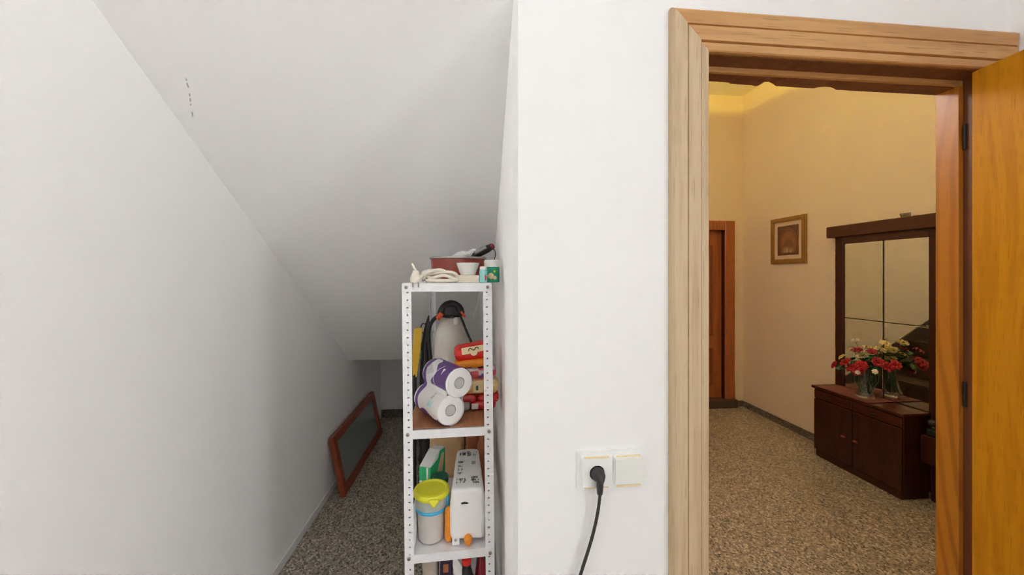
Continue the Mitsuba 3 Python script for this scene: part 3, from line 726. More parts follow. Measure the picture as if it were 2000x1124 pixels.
part(yl, 'blade', prism(yv.buffer(0.004), 0.016, 'y', 2.0), 'm_yellow', 30)
part(yl, 'shaft', tube([(-0.312, 2.008, 0.9), (-0.314, 2.008, 0.012)], 0.009, 10), 'm_black', True)
# toilet paper pack: two rows of two rolls in printed film
tp = thing('toilet_paper_pack', 'pack of white toilet rolls in purple and white film on the second shelf', 'toilet paper')
ax = np.array((-0.52, 0.85, 0.0)); ax /= np.linalg.norm(ax)
side = np.cross(ax, [0, 0, 1]); side /= np.linalg.norm(side); up = np.cross(side, ax)
R, LL = 0.0495, 0.185
c_up, c_lo = np.array((-0.052, 1.243, 1.066)), np.array((-0.080, 1.232, 0.9815))
Mx = np.eye(4); Mx[:3, 0], Mx[:3, 1], Mx[:3, 2] = side, up, ax
for c_ in (c_up, c_lo):
    for kk in (0, 1):
        roll = lathe([(0.019, 0), (R - 0.004, 0), (R - 0.001, 0.003), (R - 0.001, LL / 2 - 0.004), (R - 0.004, LL / 2 - 0.001), (0.019, LL / 2 - 0.001), (0.019, 0)], 40)
        roll.apply_transform(Mx); roll.apply_translation(c_ + ax * (kk * LL / 2 - 0.004))
        ro = part(tp, 'roll', roll, 'm_paper', 40)
        tb_ = lathe([(0.0175, 0.001), (0.0192, 0.001), (0.0192, LL / 2 - 0.002), (0.0175, LL / 2 - 0.002), (0.0175, 0.001)], 28)
        tb_.apply_transform(Mx); tb_.apply_translation(c_ + ax * (kk * LL / 2 - 0.004))
        if kk == 0:
            part(ro, 'core', tb_, 'm_grey_card', True)
            pd = lathe([(0, 0.003), (0.0176, 0.003), (0.0176, 0.006), (0, 0.006)], 24)
            pd.apply_transform(Mx); pd.apply_translation(c_ - ax * 0.004)
            part(ro, 'core_plug', pd, 'm_grey_card', label='crumpled grey end of the core')  # added disc, lightens the dark core hole as covering film would
# film: stadium outline round both rolls, open at the near end, pulled together at the far end
d = c_up - c_lo
du, dv = d @ side, d @ up
hullp = Point(0, 0).buffer(R + 0.0005, 32).union(Point(du, dv).buffer(R + 0.0005, 32))
waist = hullp.buffer(0.012).buffer(-0.012)
xy = np.array(waist.exterior.coords)[:-1]
# resample evenly, starting at the bottom, going up the left side
from shapely.geometry import LineString
ls = waist.exterior
xy = np.array([ls.interpolate(t_, normalized=True).coords[0] for t_ in np.linspace(0, 1, 97)[:-1]])
if Polygon(xy).exterior.is_ccw: xy = xy[::-1]
st0 = int(np.argmin(xy[:, 1])); xy = np.roll(xy, -st0, axis=0)
xy = np.vstack([xy, xy[:1]])
us = np.array([0.0, 0.03, 0.08, 0.15, 0.25, 0.35, 0.5, 0.65, 0.8, 0.9, 0.96, 1.0])
ctr = xy[:-1].mean(0)
V, UV = [], []
for u_ in us:
    k_ = 1.0 - (0.0 if u_ < 0.9 else 0.35 * ((u_ - 0.9) / 0.1) ** 2)
    for j, q in enumerate(xy):
        w_ = 1 + 0.018 * (meshkit.noise(np.array((q[0] * 60, q[1] * 60, u_ * 7))) - 0.4)
        q2 = ctr + (q - ctr) * k_ * w_
        V.append(c_lo + side * q2[0] + up * q2[1] + ax * (u_ * (LL + 0.004) - 0.005)); UV.append((u_, j / 96))
nV = len(xy)
Fq = [(i * nV + j, i * nV + j + 1, (i + 1) * nV + j + 1, (i + 1) * nV + j) for i in range(len(us) - 1) for j in range(nV - 1)]
Fq = np.array(Fq); Ft = np.vstack([Fq[:, [0, 1, 2]], Fq[:, [0, 2, 3]]])
wrap = trimesh.Trimesh(np.array(V), Ft, process=False)
scene['m_pack_film'] = {'type': 'twosided', 'bsdf': scene['m_pack_film']}
part(tp, 'film', wrap, 'm_pack_film', True, uv=np.array(UV), label='purple and white printed film')


def pillow(sx, sy, sz, seed, amp=0.004, crimp=True):
    """A filled foil bag: a soft box with crimped ends along x."""
    m = soft(rbox(sx, sy, sz, min(sy, sz) * 0.42, 14), 0.012, 6)
    m = bumpy(m, amp, 40, seed)
    return m


rb = thing('red_coffee_bag', 'bright red foil bag with a cream label lying on top of the food stack', 'bag')
rbag = move(pillow(0.128, 0.10, 0.052, 1), -0.012, 1.395, 1.140, ry=-9, rz=4)
part(rb, 'bag', rbag, 'm_red', 60)
lab = prism(Polygon([(-0.040, -0.010), (0.044, -0.008), (0.044, 0.010), (-0.040, 0.011)]).buffer(0.002).union(Point(0.0, -0.010).buffer(0.012)), 0.0015, 'y', -0.0008)
lab = move(lab, -0.005, 1.3455, 1.153, ry=-9, rz=4, rx=-28)
part(rb, 'label', lab, 'm_cream_label', label='cream label')
scr = spline([(-0.018, 0, -0.003), (-0.008, 0, 0.004), (0.0, 0, -0.003), (0.008, 0, 0.004), (0.018, 0, -0.001)], 20)
q = tube(scr, 0.0016, 6)
part(rb, 'script', move(q, -0.005, 1.3435, 1.155, ry=-9, rz=4, rx=-28), 'm_ink', True, label='dark handwriting-like script')
ob = single('orange_bag', move(pillow(0.125, 0.08, 0.03, 2, 0.003), -0.012, 1.385, 1.102, ry=-6), 'm_orange_net', 'thin orange bag squeezed under the red foil bag', 'bag', smooth=60)
pf = single('printed_film_bag', move(pillow(0.135, 0.10, 0.052, 3, 0.005), 0.010, 1.40, 1.064, ry=-3), 'm_printed_film', 'clear film bag with red and blue print under the orange bag', 'bag', smooth=60)
pa = thing('pasta_bag', 'yellow pasta bag with a pale label in the middle of the food stack', 'bag')
part(pa, 'bag', move(pillow(0.140, 0.10, 0.056, 4, 0.004), 0.017, 1.40, 1.016), 'm_pasta', 60)
part(pa, 'label', bx(-0.008, 0.030, 1.346, 1.349, 1.000, 1.032, 0.001), 'm_cream_label', label='pale label')
part(pa, 'mark', bx(0.004, 0.012, 1.3452, 1.347, 1.008, 1.024, 0.0005), 'm_dark_green', label='dark green mark')
for i, (x, z, w_) in enumerate(((-0.025, 0.974, 0.062), (0.048, 0.974, 0.078), (0.030, 0.944, 0.09))):
    k = thing('red_packet', ['glossy red packet at the left end of the row under the pasta bag', 'glossy red packet at the right end under the pasta bag, against the post', 'glossy red packet at the bottom of the food stack on the liner'][i], 'packet')
    part(k, 'wrapper', move(pillow(w_, 0.09, 0.030, 10 + i, 0.003), x, 1.40, z if i < 2 else 0.948), 'm_red_print', 60)
    if i == 2:
        part(k, 'window', bx(x - 0.042, x - 0.018, 1.352, 1.356, 0.938, 0.958, 0.001), 'm_white_plastic', label='pale end of the packet')
single('silver_packet', move(pillow(0.045, 0.08, 0.032, 20, 0.003), -0.040, 1.385, 0.948), 'm_grey', 'small silvery packet between the toilet rolls and the bottom red packet', 'packet', smooth=60)

# --- third shelf
ZU = Z3 + 0.002
kb = single('kraft_paper_bag', bumpy(soft(bx(-0.198, -0.045, 1.66, 1.80, ZU + 0.002, ZU + 0.205), 0.025, 3), 0.008, 16, 5), 'm_kraft', 'brown kraft paper bag at the back of the third shelf', 'bag', smooth=60)
single('brown_bundle', bumpy(soft(bx(-0.036, 0.018, 1.62, 1.80, ZU + 0.006, ZU + 0.215), 0.025, 5), 0.010, 18, 6), 'm_rust', 'rusty brown bundle at the back right of the third shelf', 'bundle', smooth=60)
ct = thing('green_carton', 'green and white carton with a folded top behind the yellow-lidded tub', 'carton')
cyo = dict(x=-0.181, y=1.395, z=ZU, rz=-20)
cw, cd, ch1, ch2 = 0.044, 0.125, 0.185, 0.225
body = trimesh.convex.convex_hull(np.array([(x, y, z) for x in (-cw / 2, cw / 2) for y, z in ((0, 0), (cd, 0), (0, ch1), (cd * 0.55, ch1 + 0.006), (cd * 0.62, ch1 + 0.03), (cd, ch2 - 0.018))]))
part(ct, 'box', move(body, **cyo), 'm_carton_white')
part(ct, 'front_band', move(bx(-cw / 2 - 0.0004, cw / 2 + 0.0004, -0.0006, 0.002, ch1 - 0.052, ch1 - 0.001), **cyo), 'm_carton_green')
part(ct, 'stripe', move(bx(0.006, 0.0135, -0.0012, 0.001, ch1 - 0.048, ch1 - 0.002), **cyo), 'm_carton_white')
part(ct, 'side_band', move(prism(Polygon([(0, 0.02), (cd - 0.001, 0.02), (cd - 0.001, ch2 - 0.022), (cd * 0.62, ch1 + 0.026), (cd * 0.5, ch1 + 0.004), (0, ch1 - 0.002)]), 0.0012, 'x', cw / 2 - 0.0004), **cyo), 'm_carton_green')
part(ct, 'side_emblem', move(prism(Polygon([(0.03, 0.07), (0.06, 0.06), (0.10, 0.12), (0.115, 0.19), (0.09, 0.195), (0.06, 0.15), (0.035, 0.115)]), 0.0012, 'x', cw / 2 + 0.0004), **cyo), 'm_cream_label', label='yellow picture on the carton side')
part(ct, 'fold_mark', move(bx(-0.012, 0.004, cd * 0.68, cd * 0.9, ch2 - 0.032, ch2 - 0.0165, 0.002), **cyo), 'm_carton_green')
jr = thing('dark_green_jar', 'jar with a dark green lid behind the yellow-lidded tub', 'jar')
part(jr, 'glass', lathe([(0, 0), (0.026, 0), (0.028, 0.004), (0.028, 0.125), (0.024, 0.14), (0, 0.14)], 28, -0.124, 1.375, ZU), 'm_kraft', 40)
part(jr, 'lid', lathe([(0, 0.139), (0.028, 0.139), (0.029, 0.143), (0.029, 0.158), (0.026, 0.162), (0.018, 0.158), (0, 0.158)], 32, -0.124, 1.375, ZU), 'm_dark_green', 35)
tu = thing('storage_tub', 'clear plastic tub with a yellow lid and blue ring on the third shelf', 'tub')
UX, UY = -0.146, 1.295
part(tu, 'body', lathe([(0, 0), (0.040, 0.0), (0.043, 0.004), (0.047, 0.098), (0, 0.098)], 40, UX, UY, ZU - 0.0005), 'm_frost', 40)
part(tu, 'collar', lathe([(0.047, 0.107), (0.052, 0.110), (0.056, 0.148), (0.0, 0.148), (0, 0.107)], 40, UX, UY, ZU), 'm_frost_band', 40, label='greenish band under the lid')
part(tu, 'ring', lathe([(0.046, 0.096), (0.0515, 0.098), (0.053, 0.103), (0.052, 0.109), (0.046, 0.109), (0.046, 0.096)], 40, UX, UY, ZU), 'm_sky_blue', True, label='bright blue ring')
lid = part(tu, 'lid', lathe([(0, 0.147), (0.058, 0.145), (0.0605, 0.149), (0.0605, 0.156), (0.057, 0.163), (0.050, 0.165), (0.046, 0.160), (0.0, 0.161)], 48, UX, UY, ZU), 'm_lime', 35, label='yellow snap lid')
part(lid, 'tab', move(tm(m3.Manifold.batch_hull([m3.Manifold.sphere(0.005, 14).translate(c) for c in ((-0.012, 0, 0.004), (0.012, 0, 0.004), (0, -0.004, -0.010))])), UX + 0.014, UY - 0.0600, ZU + 0.149), 'm_lime', 40)
part(tu, 'side_clip', move(rbox(0.008, 0.02, 0.045, 0.0035, 10), UX + 0.054, UY - 0.010, ZU + 0.125), 'm_sky_blue', 40, label='blue side clip')
single('white_plastic_bag', bumpy(soft(bx(-0.209, -0.1945, 1.232, 1.40, ZU + 0.003, ZU + 0.10), 0.008, 3), 0.004, 45, 9), 'm_paper', 'crumpled white plastic bag squeezed between the left post and the clear tub', 'bag', smooth=60)
nk = thing('napkin_pack', 'white paper-wrapped napkin pack with black print standing at the front of the third shelf', 'napkins')
NZ0, NZ1, NY0, NY1 = 0.558, 0.722, 1.238, 1.505
nm = m3.Manifold.batch_hull([m3.Manifold.sphere(0.011, 14).translate((x, y, z)) for x, y, z in
      ((-0.069, NY0 + 0.012, NZ0 + 0.008), (0.021, NY0 + 0.012, NZ0 + 0.004), (-0.062, NY1, NZ0 + 0.01), (0.010, NY1, NZ0 + 0.01),
       (-0.066, NY0 + 0.014, NZ1 - 0.016), (0.018, NY0 + 0.014, NZ1 - 0.014), (-0.059, NY1 - 0.012, NZ1 - 0.004), (0.004, NY1 - 0.012, NZ1 - 0.002), (-0.073, NY0 + 0.018, 0.64), (0.026, NY0 + 0.016, 0.63))])
nmesh = bumpy(soft(tm(nm), 0.012, 3), 0.0022, 40, 4)
part(nk, 'wrapper', nmesh, 'm_paper', 60)


def top_z(x, y):
    loc, _, _ = nmesh.ray.intersects_location([(x, y, 1.2)], [(0, 0, -1)], multiple_hits=False)
    return loc[0][2] if len(loc) else NZ1 - 0.004


def dash(x0, x1, y0, y1):
    z = max(top_z(x, y) for x in (x0, x1) for y in (y0, y1))
    return bx(x0, x1, y0, y1, z - 0.003, z + 0.0007)


def dashes(x0, x1, y0, y1, nx, ny, fill):
    out = []
    for i in range(nx):
        for j in range(ny):
            if rng.random() < fill:
                a, b = x0 + (x1 - x0) * i / nx, y0 + (y1 - y0) * j / ny
                out.append(dash(a, a + (x1 - x0) / nx * rng.uniform(0.55, 0.9), b, b + (y1 - y0) / ny * rng.uniform(0.5, 0.85)))
    return out


ink = dashes(-0.058, -0.034, 1.452, 1.482, 7, 1, 0.9) + dashes(-0.029, -0.013, 1.445, 1.485, 3, 3, 0.85) + dashes(-0.006, 0.008, 1.445, 1.482, 4, 2, 0.8)
for y_ in (1.408, 1.383, 1.358, 1.334):
    ink += dashes(-0.060, -0.042, y_ - 0.007, y_ + 0.006, 3, 2, 0.8)
ink += dashes(-0.062, -0.028, 1.278, 1.305, 9, 3, 0.55) + dashes(-0.012, 0.016, 1.272, 1.312, 5, 3, 0.75)
part(nk, 'print', cat(ink), 'm_ink', kind='stuff', label='small black print on the top')
part(nk, 'stamp', dash(-0.012, 0.002, 1.385, 1.405), 'm_grey', label='grey square mark')
hole = m3.Manifold.batch_hull([m3.Manifold.sphere(r, 10).translate(c) for r, c in ((0.0035, (-0.042, 0, 0)), (0.0042, (-0.034, 0, 0.001)), (0.003, (-0.024, 0, 0)))])
loc, _, _ = nmesh.ray.intersects_location([(-0.034, 1.0, 0.672)], [(0, 1, 0)], multiple_hits=False)
part(nk, 'tear', move(tm(hole), 0, (loc[0][1] if len(loc) else NY0) + 0.0015, 0.672), 'm_black', 40, label='small dark tear in the front')
for i, (x, y, r_, z0, z1) in enumerate(((-0.086, 1.262, 0.0135, 0.001, 0.104), (-0.022, 1.2325, 0.0135, 0.001, 0.026))):
    q = tm(m3.Manifold.batch_hull([m3.Manifold.sphere(r_ * (0.8 if i else 1), 18).translate((x, y, ZU + r_ + z0)), m3.Manifold.sphere(r_, 18).translate((x, y, ZU + z1))]))
    single('orange_net_bag', bumpy(soft(q, 0.007, 3), 0.0012, 200, 3 + i), 'm_orange_net', ['bright orange net bag standing between the tub and the napkin pack', 'bright orange net bag poking out below the napkin pack'][i], 'bag', smooth=60)
wt = thing('white_tag', 'small white tag with a dark round mark below the napkin pack', 'tag')
part(wt, 'card', bx(-0.074, -0.050, 1.240, 1.2425, ZU + 0.001, ZU + 0.035, 0.0008), 'm_carton_white')
part(wt, 'spot', move(lathe([(0, 0), (0.0052, 0), (0.005, 0.001), (0, 0.001)], 16), -0.0625, 1.2402, ZU + 0.018, rx=90), 'm_grey')
single('box_under_napkins', bx(-0.045, 0.030, 1.29, 1.48, ZU + 0.001, ZU + 0.021, 0.002), 'm_beige_cloth', 'flat beige box lying under the napkin pack', 'box')
br = thing('brown_bottle', 'brown bottle standing right behind the napkin pack by the right post', 'bottle')
part(br, 'body', lathe([(0, 0), (0.024, 0), (0.026, 0.004), (0.026, 0.15), (0.018, 0.19), (0.011, 0.205), (0.011, 0.23), (0, 0.23)], 28, 0.029, 1.56, ZU), 'm_rust', 40)
part(br, 'cap', lathe([(0, 0.2295), (0.013, 0.2295), (0.013, 0.25), (0, 0.252)], 24, 0.029, 1.56, ZU), 'm_dark_red', 35)

# --- lowest shelf: only the tops show
ZV = Z4 + 0.001
single('beige_cloth_bag', bumpy(soft(bx(-0.178, -0.128, 1.28, 1.37, ZV + 0.002, ZV + 0.345), 0.02, 3), 0.006, 25, 8), 'm_beige_cloth', 'beige cloth bag on the lowest shelf, leftmost', 'bag', smooth=60)
dpb = thing('dark_carton', 'dark purple carton with a gold mark on the lowest shelf', 'carton')
part(dpb, 'box', bx(-0.118, -0.078, 1.30, 1.38, ZV, ZV + 0.345, 0.002), 'm_dark_purple')
part(dpb, 'mark', bx(-0.108, -0.090, 1.2992, 1.301, ZV + 0.262, ZV + 0.29, 0.0004), 'm_rust', label='gold-brown mark')
part(dpb, 'band', bx(-0.1182, -0.0778, 1.2995, 1.301, ZV + 0.20, ZV + 0.25, 0.0004), 'm_rust', label='reddish band')
wp = Polygon([(-0.072, 0.14 + 0.345), (-0.060, 0.14 + 0.345), (-0.058, 0.455), (-0.044, 0.43), (-0.040, 0.36), (-0.062, 0.36), (-0.075, 0.44)])
single('white_paper_sheet', cat(prism(wp, 0.004, 'y', 1.285), bx(-0.062, -0.040, 1.285, 1.289, ZV, 0.362)), 'm_paper', 'white folded paper standing beside the black bottle', 'paper')


def bottle(name, label, x, y, h_, r_, mb_, mc_, cap_label):
    k = thing(name, label, 'bottle')
    part(k, 'body', lathe([(0, 0), (r_ - 0.002, 0), (r_, 0.004), (r_, h_ * 0.66), (r_ * 0.8, h_ * 0.76), (r_ * 0.45, h_ * 0.88), (r_ * 0.42, h_ * 0.93), (0, h_ * 0.93)], 28, x, y, ZV), mb_, 40)
    part(k, 'cap', lathe([(0, h_ * 0.929), (r_ * 0.5, h_ * 0.929), (r_ * 0.52, h_ * 0.99), (r_ * 0.4, h_), (0, h_)], 24, x, y, ZV), mc_, 35, label=cap_label)
    return k


bk = bottle('black_bottle', 'black spray bottle with a red cap on the lowest shelf', -0.028, 1.295, 0.315, 0.032, 'm_black', 'm_red', 'red cap')
part(bk, 'highlight_label', lathe([(0.0323, 0.14), (0.0325, 0.14), (0.0325, 0.20), (0.0323, 0.20), (0.0323, 0.14)], 28, -0.028, 1.295, ZV), 'm_grey', True)  # plain grey band round the black bottle
bottle('dark_red_bottle', 'dark red bottle on the lowest shelf, rightmost', 0.022, 1.33, 0.325, 0.024, 'm_dark_red', 'm_dark_red', None)
bottle('green_bottle', 'dark green bottle behind the dark red one on the lowest shelf', 0.030, 1.42, 0.300, 0.026, 'm_dark_green', 'm_dark_green', None)
# string hanging inside the unit
single('white_string', tube(spline([(0.020, 1.80, STOP - 0.03), (0.018, 1.79, 1.31), (0.002, 1.78, 1.25), (-0.006, 1.78, 1.215), (0.003, 1.78, 1.205)], 24), 0.0018, 6), 'm_paper', 'thin white string hanging from the top shelf near the right post', 'string', smooth=True)

# ---------------------------------------------------------------- hall: picture, mirror, cabinet, vase with flowers
pc = thing('framed_picture', 'small gilt framed sepia print of arches on the cream hall wall', 'picture')
py0, py1, pz0, pz1 = 3.006, 3.392, 1.523, 1.951
fo, fi_ = sbox(py0, py1, pz0, pz1), sbox(py0 + 0.042, py1 - 0.042, pz0 + 0.042, pz1 - 0.042)
fr = cat(prism(fo.difference(fi_), 0.018, 'x', HALL_X - 0.020), prism(fo.buffer(-0.010).difference(fi_.buffer(0.012)), 0.007, 'x', HALL_X - 0.026))
part(pc, 'frame', fr, 'm_gold_frame', label='worn gilt moulding')
part(pc, 'mat_board', prism(fi_.buffer(0.004), 0.006, 'x', HALL_X - 0.012), 'm_mat_board', label='pale mat')
a, b, c, d = py0 + 0.076, py1 - 0.076, pz0 + 0.078, pz1 - 0.078
pv = np.array([(HALL_X - 0.0128, b, c), (HALL_X - 0.0128, a, c), (HALL_X - 0.0128, a, d), (HALL_X - 0.0128, b, d)])
part(pc, 'print', trimesh.Trimesh(pv, [(0, 1, 2), (0, 2, 3)], process=False), 'm_print', uv=np.array([(0, 0), (1, 0), (1, 1), (0, 1.0)]), label='sepia print of an arched hall')

cb = thing('hall_cabinet', 'low dark mahogany cabinet under the mirror in the hall', 'cabinet')
CX0, CX1, CY0, CY1, CZ = 2.66, HALL_X - 0.013, 2.105, 2.735, 0.547
part(cb, 'plinth', bx(CX0 + 0.012, CX1, CY0 + 0.012, CY1 - 0.02, 0, 0.05, 0.002), 'm_mahogany')
part(cb, 'body', bx(CX0 + 0.014, CX1, CY0, CY1 - 0.012, 0.048, CZ - 0.018, 0.002), 'm_mahogany')
part(cb, 'top', bx(CX0 - 0.004, CX1 + 0.012, CY0 - 0.008, CY1 + 0.006, CZ - 0.02, CZ, 0.004), 'm_mahogany_h')
ym = 2.42
for y0, y1, yk in ((CY0 + 0.004, ym - 0.003, ym - 0.03), (ym + 0.003, CY1 - 0.014, ym + 0.055)):
    dr_ = part(cb, 'drawer', bx(CX0 + 0.002, CX0 + 0.016, y0, y1, CZ - 0.092, CZ - 0.026, 0.004), 'm_mahogany_h')
    part(dr_, 'pull', move(rbox(0.012, 0.045, 0.010, 0.004, 10), CX0 - 0.003, (y0 + y1) / 2 + 0.02, CZ - 0.062), 'm_black', 40)
    do = part(cb, 'door', bx(CX0, CX0 + 0.016, y0, y1, 0.055, CZ - 0.098, 0.004), 'm_mahogany')
    part(do, 'knob', move(rbox(0.016, 0.032, 0.016, 0.006, 10), CX0 - 0.007, yk, 0.248), 'm_knob', 40)
sb = thing('side_drawer_box', 'small dark wooden wall drawer right of the mahogany cabinet, half hidden by the jamb', 'drawer')
part(sb, 'box', bx(2.772, HALL_X - 0.012, 1.72, 2.09, 0.255, 0.425, 0.003), 'm_mahogany_h')
part(sb, 'back_panel', bx(HALL_X - 0.03, HALL_X - 0.012, 1.70, 2.095, 0.0, 0.80, 0.002), 'm_mahogany')
part(sb, 'front', bx(2.762, 2.774, 1.725, 2.085, 0.265, 0.415, 0.003), 'm_mahogany')
tv = thing('telephone', 'black object on the small side shelf right of the cabinet, cut off by the jamb', 'telephone')
part(tv, 'base', move(rbox(0.085, 0.16, 0.045, 0.012, 10), 2.82, 1.99, 0.448), 'm_black', 40)
part(tv, 'handset', tube(spline([(2.80, 2.06, 0.50), (2.80, 2.03, 0.515), (2.80, 1.95, 0.515), (2.80, 1.92, 0.50)], 16), [0.022] * 3 + [0.013] * 10 + [0.022] * 3, 12), 'm_black', True)
part(tv, 'cradle', cat(move(rbox(0.03, 0.03, 0.03, 0.008, 8), 2.805, 2.045, 0.475), move(rbox(0.03, 0.03, 0.03, 0.008, 8), 2.805, 1.935, 0.475)), 'm_black', 40)

mr = thing('wall_mirror', 'tall mirror of four panes in a dark mahogany frame above the cabinet', 'mirror')
MY0, MY1, MZ0, MZ1 = 2.106, 2.66, CZ + 0.003, 1.70
part(mr, 'backing', bx(HALL_X - 0.014, HALL_X - 0.0005, MY0 - 0.05, MY1 + 0.05, MZ0, 1.78), 'm_black')
part(mr, 'stile', bx(HALL_X - 0.032, HALL_X - 0.014, MY1, MY1 + 0.066, MZ0, 1.715, 0.004), 'm_mahogany')
part(mr, 'stile', bx(HALL_X - 0.032, HALL_X - 0.014, MY0 - 0.066, MY0, MZ0, 1.715, 0.004), 'm_mahogany')
part(mr, 'rail', bx(HALL_X - 0.031, HALL_X - 0.014, MY0, MY1, 1.66, 1.715, 0.003), 'm_mahogany_h')
part(mr, 'cornice', bx(HALL_X - 0.075, HALL_X, MY0 - 0.09, MY1 + 0.10, 1.712, 1.80, 0.005), 'm_mahogany_h')
yc, zc_ = 2.378, 1.087
for y0, y1 in ((MY0 + 0.001, yc - 0.005), (yc + 0.005, MY1 - 0.001)):
    for z0, z1 in ((MZ0, zc_ - 0.003), (zc_ + 0.003, 1.665)):
        part(mr, 'pane', bx(HALL_X - 0.020, HALL_X - 0.0145, y0, y1, z0, z1, 0.0015), 'm_mirror')
part(mr, 'clip', bx(HALL_X - 0.0235, HALL_X - 0.018, MY0 + 0.002, MY0 + 0.02, zc_ - 0.01, zc_ + 0.012, 0.001), 'm_bolt')
bkt = thing('wall_bracket', 'small metal hanging bracket above the mirror cornice', 'bracket')
part(bkt, 'plate', bx(HALL_X - 0.004, HALL_X, 2.225, 2.285, 1.805, 1.835, 0.001), 'm_bolt')
part(bkt, 'hook', tube(spline([(HALL_X - 0.004, 2.262, 1.822), (HALL_X - 0.030, 2.262, 1.818), (HALL_X - 0.034, 2.262, 1.832)], 10), 0.004, 6), 'm_bolt', True)

g = []
N1, N2 = 14, 20
xs_ = np.linspace(CX0 - 0.006, HALL_X - 0.024, N1); ys_ = np.linspace(2.30, 2.69, N2)
V = [(x, y, CZ + 0.0032 + 0.0012 * meshkit.noise(np.array((x * 30, y * 30, 0.0)))) for x in xs_ for y in ys_]
Fq = np.array([(i * N2 + j, (i + 1) * N2 + j, (i + 1) * N2 + j + 1, i * N2 + j + 1) for i in range(N1 - 1) for j in range(N2 - 1)])
V = np.array(V); top = np.vstack([Fq[:, [0, 1, 2]], Fq[:, [0, 2, 3]]])
bot = V.copy(); bot[:, 2] = CZ + 0.0006
single('runner_cloth', trimesh.Trimesh(np.vstack([V, bot]), np.vstack([top, top[:, ::-1] + len(V)] + [[(a, b, b + len(V)), (a, b + len(V), a + len(V))] for ring in ([i * N2 for i in range(N1)], [i * N2 + N2 - 1 for i in range(N1)], list(range(N2)), [(N1 - 1) * N2 + j for j in range(N2)]) for a, b in zip(ring, ring[1:])]), process=False),
       'm_cloth_pink', 'dull pink cloth runner under the vase on the cabinet', 'cloth')
vz = CZ + 0.0048
VX, VY = 2.752, 2.41
va = thing('crystal_vase', 'bell-shaped crystal vase on the pink runner', 'vase')
VS = 0.74
outer = [(0.0, 0.0), (0.070, 0.0), (0.074, 0.006), (0.070, 0.03), (0.052, 0.075), (0.034, 0.12), (0.027, 0.16), (0.029, 0.20), (0.034, 0.222)]
inner = [(0.031, 0.222), (0.026, 0.20), (0.024, 0.16), (0.030, 0.12), (0.047, 0.075), (0.062, 0.032), (0.060, 0.014), (0.0, 0.012)]
vm = trimesh.creation.revolve(np.array([(r * VS, z) for r, z in outer + inner]), sections=48)
a_ = np.arctan2(vm.vertices[:, 1], vm.vertices[:, 0]); r_ = np.hypot(vm.vertices[:, 0], vm.vertices[:, 1])
fl = 1 + 0.025 * np.cos(a_ * 12) * (r_ > 0.019) * (vm.vertices[:, 2] < 0.15)
vm.vertices = np.c_[vm.vertices[:, 0] * fl + VX, vm.vertices[:, 1] * fl + VY, vm.vertices[:, 2] + vz]
scene_vase = part(va, 'glass', vm, 'm_crystal', 30)


def petal(w_, h_, curl, seed):
    n = 5
    V = []
    for i in range(n):
        for j in range(n):
            s_, t_ = (i / (n - 1) - 0.5) * 2, j / (n - 1)
            wd = w_ * math.sin(math.pi * (0.12 + 0.80 * t_)) ** 0.7
            V.append((s_ * wd, -curl * w_ * (1 - s_ * s_) * 0.7 + t_ ** 2 * h_ * 0.25, t_ * h_))
    Fq = np.array([(i * n + j, (i + 1) * n + j, (i + 1) * n + j + 1, i * n + j + 1) for i in range(n - 1) for j in range(n - 1)])
    return trimesh.Trimesh(np.array(V), np.vstack([Fq[:, [0, 1, 2]], Fq[:, [0, 2, 3]]]), process=False)


def rose(r_, seed):
    rr = random.Random(seed); ms = []
    for layer, (cnt, op, sc) in enumerate(((4, 8, 0.55), (5, 28, 0.8), (6, 52, 1.0), (6, 74, 1.05))):
        for i in range(cnt):
            p_ = petal(r_ * 0.55 * sc, r_ * 1.15 * sc, 0.8, seed)
            p_ = move(p_, rx=-op + rr.uniform(-7, 7)); p_ = move(p_, 0, r_ * 0.10, 0, rz=0)
            ms.append(move(p_, 0, 0, -r_ * 0.35, rz=360 / cnt * i + 25 * layer + rr.uniform(-9, 9)))
    ms.append(move(trimesh.creation.icosphere(subdivisions=1, radius=r_ * 0.28), 0, 0, r_ * 0.05))
    return cat(ms)


def daisy(r_, seed):
    rr = random.Random(seed); ms = []
    for layer, op in enumerate((82, 55, 30)):
        for i in range(7):
            p_ = petal(r_ * 0.30, r_ * (1.0 - 0.18 * layer), 0.5, seed)
            ms.append(move(move(p_, rx=-op + rr.uniform(-8, 8)), rz=360 / 7 * i + 20 * layer))
    return cat(ms)


def aim(m, dirv):
    return m.apply_transform(trimesh.geometry.align_vectors([0, 0, 1], dirv)) or m


RED = [(2.63, 2.525, 0.757, 0.028, 'red artificial rose farthest left, jutting past the mirror stile'), (2.66, 2.47, 0.790, 0.036, 'large red artificial rose second from the left of the bouquet'),
       (2.67, 2.435, 0.760, 0.034, 'red artificial rose hanging low over the left side of the vase'), (2.64, 2.335, 0.800, 0.036, 'red artificial rose at the very front middle of the bouquet'),
       (2.655, 2.375, 0.752, 0.033, 'lowest red artificial rose, right above the vase neck'), (2.70, 2.275, 0.835, 0.034, 'red artificial rose in front right of the bouquet'),
       (2.735, 2.245, 0.81, 0.034, 'red artificial rose second from the right of the bouquet'), (2.76, 2.215, 0.83, 0.032, 'red artificial rose farthest right, close to the mirror')]
PINK = [(2.68, 2.40, 0.893, 0.030, 'dark pink artificial rose standing high on the left of the bouquet'), (2.68, 2.30, 0.900, 0.028, 'dark pink artificial rose standing high on the right of the bouquet')]
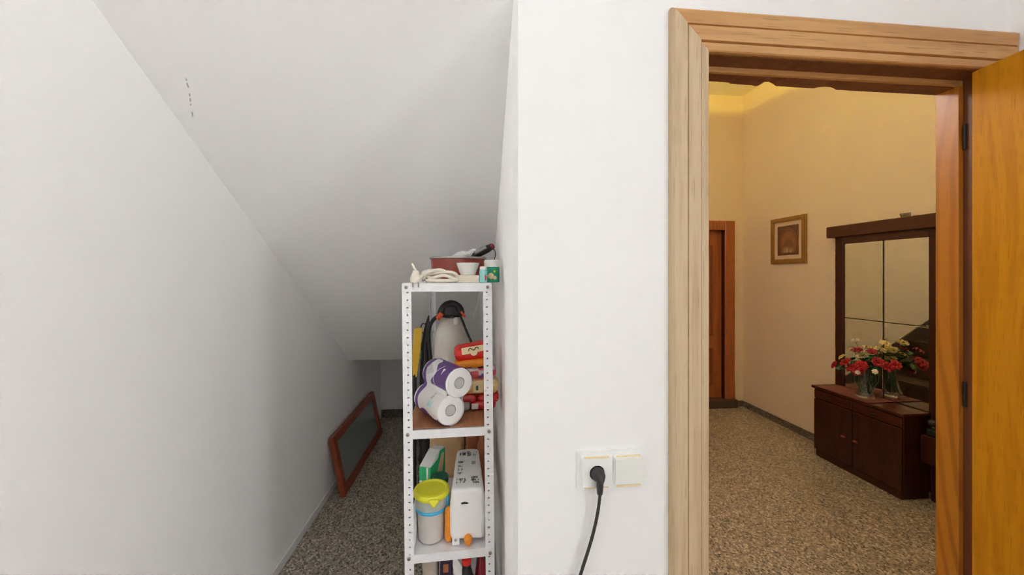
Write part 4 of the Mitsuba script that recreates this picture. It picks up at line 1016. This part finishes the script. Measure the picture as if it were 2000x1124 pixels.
CREAM = [(2.76, 2.50, 0.870, 0.030, 'cream artificial flower high on the left, behind the roses'), (2.80, 2.43, 0.90, 0.034, 'cream artificial flower high behind the left dark pink rose'),
         (2.815, 2.36, 0.90, 0.034, 'cream artificial flower nearest the mirror, behind the middle'), (2.79, 2.31, 0.955, 0.030, 'cream artificial flower at the top right, highest of the cream ones'),
         (2.70, 2.385, 0.855, 0.030, 'cream artificial flower between the dark pink roses in front'), (2.70, 2.53, 0.815, 0.026, 'cream artificial flower at the left end above the red roses'),
         (2.80, 2.38, 0.835, 0.032, 'cream artificial flower low at the back, seen in the mirror')]
DAISY = [(2.65, 2.255, 0.775, 0.022, 'small white artificial flower right of the vase neck, below the roses'), (2.73, 2.46, 0.945, 0.026, 'white artificial flower at the very top left of the bouquet'),
         (2.64, 2.36, 0.742, 0.020, 'small white artificial flower hanging in front of the vase neck'), (2.645, 2.50, 0.74, 0.02, 'small white artificial flower hanging low at the left of the bouquet')]
NECK = np.array((VX, VY, vz + 0.21))
for nm_, lst, m_, grp in (('red_rose', RED, 'm_rose', 'red roses in the crystal vase'),
                                ('pink_rosebud', PINK, 'm_rose_pink', 'dark pink roses in the crystal vase'),
                                ('cream_flower', CREAM, 'm_cream_petal', 'cream flowers in the crystal vase'),
                                ('white_flower', DAISY, 'm_white_petal', 'white flowers in the crystal vase')):
    for i, (x, y, z, r_, lab_) in enumerate(lst):
        k = thing(nm_, lab_, 'flower', grp)
        c_ = np.array((x, y, z)); dirv = c_ - np.array((VX + 0.02, VY, vz + 0.12)); dirv /= np.linalg.norm(dirv)
        r_ *= 0.84
        bm = rose(r_, 11 * i + 3) if nm_ != 'white_flower' else daisy(r_, i)
        bm.apply_transform(trimesh.geometry.align_vectors([0, 0, 1], dirv)); bm.apply_translation(c_)
        part(k, 'blossom', bm, m_, 50)
        off = np.array((0.014 * math.cos(i * 2.4), 0.014 * math.sin(i * 2.4), 0))
        stem = spline([np.array((VX, VY, vz + 0.03)) + off * 1.6, NECK + off, NECK * 0.35 + c_ * 0.65 - dirv * 0.012 + [0, 0, 0.008], c_ - dirv * r_ * 0.3], 14)
        part(k, 'stem', tube(stem, 0.0022, 6), 'm_leaf_green', True)
        rr = random.Random(i * 7 + len(nm_))
        for q_ in range(4):
            lf_ = petal(0.017, 0.066, 0.3, 0)
            lf_ = move(lf_, rx=-rr.uniform(45, 100)); lf_ = move(lf_, rz=rr.uniform(0, 360))
            b_ = stem[8 + q_]
            part(k, 'leaf', move(lf_, *b_), 'm_leaf_green', 60)
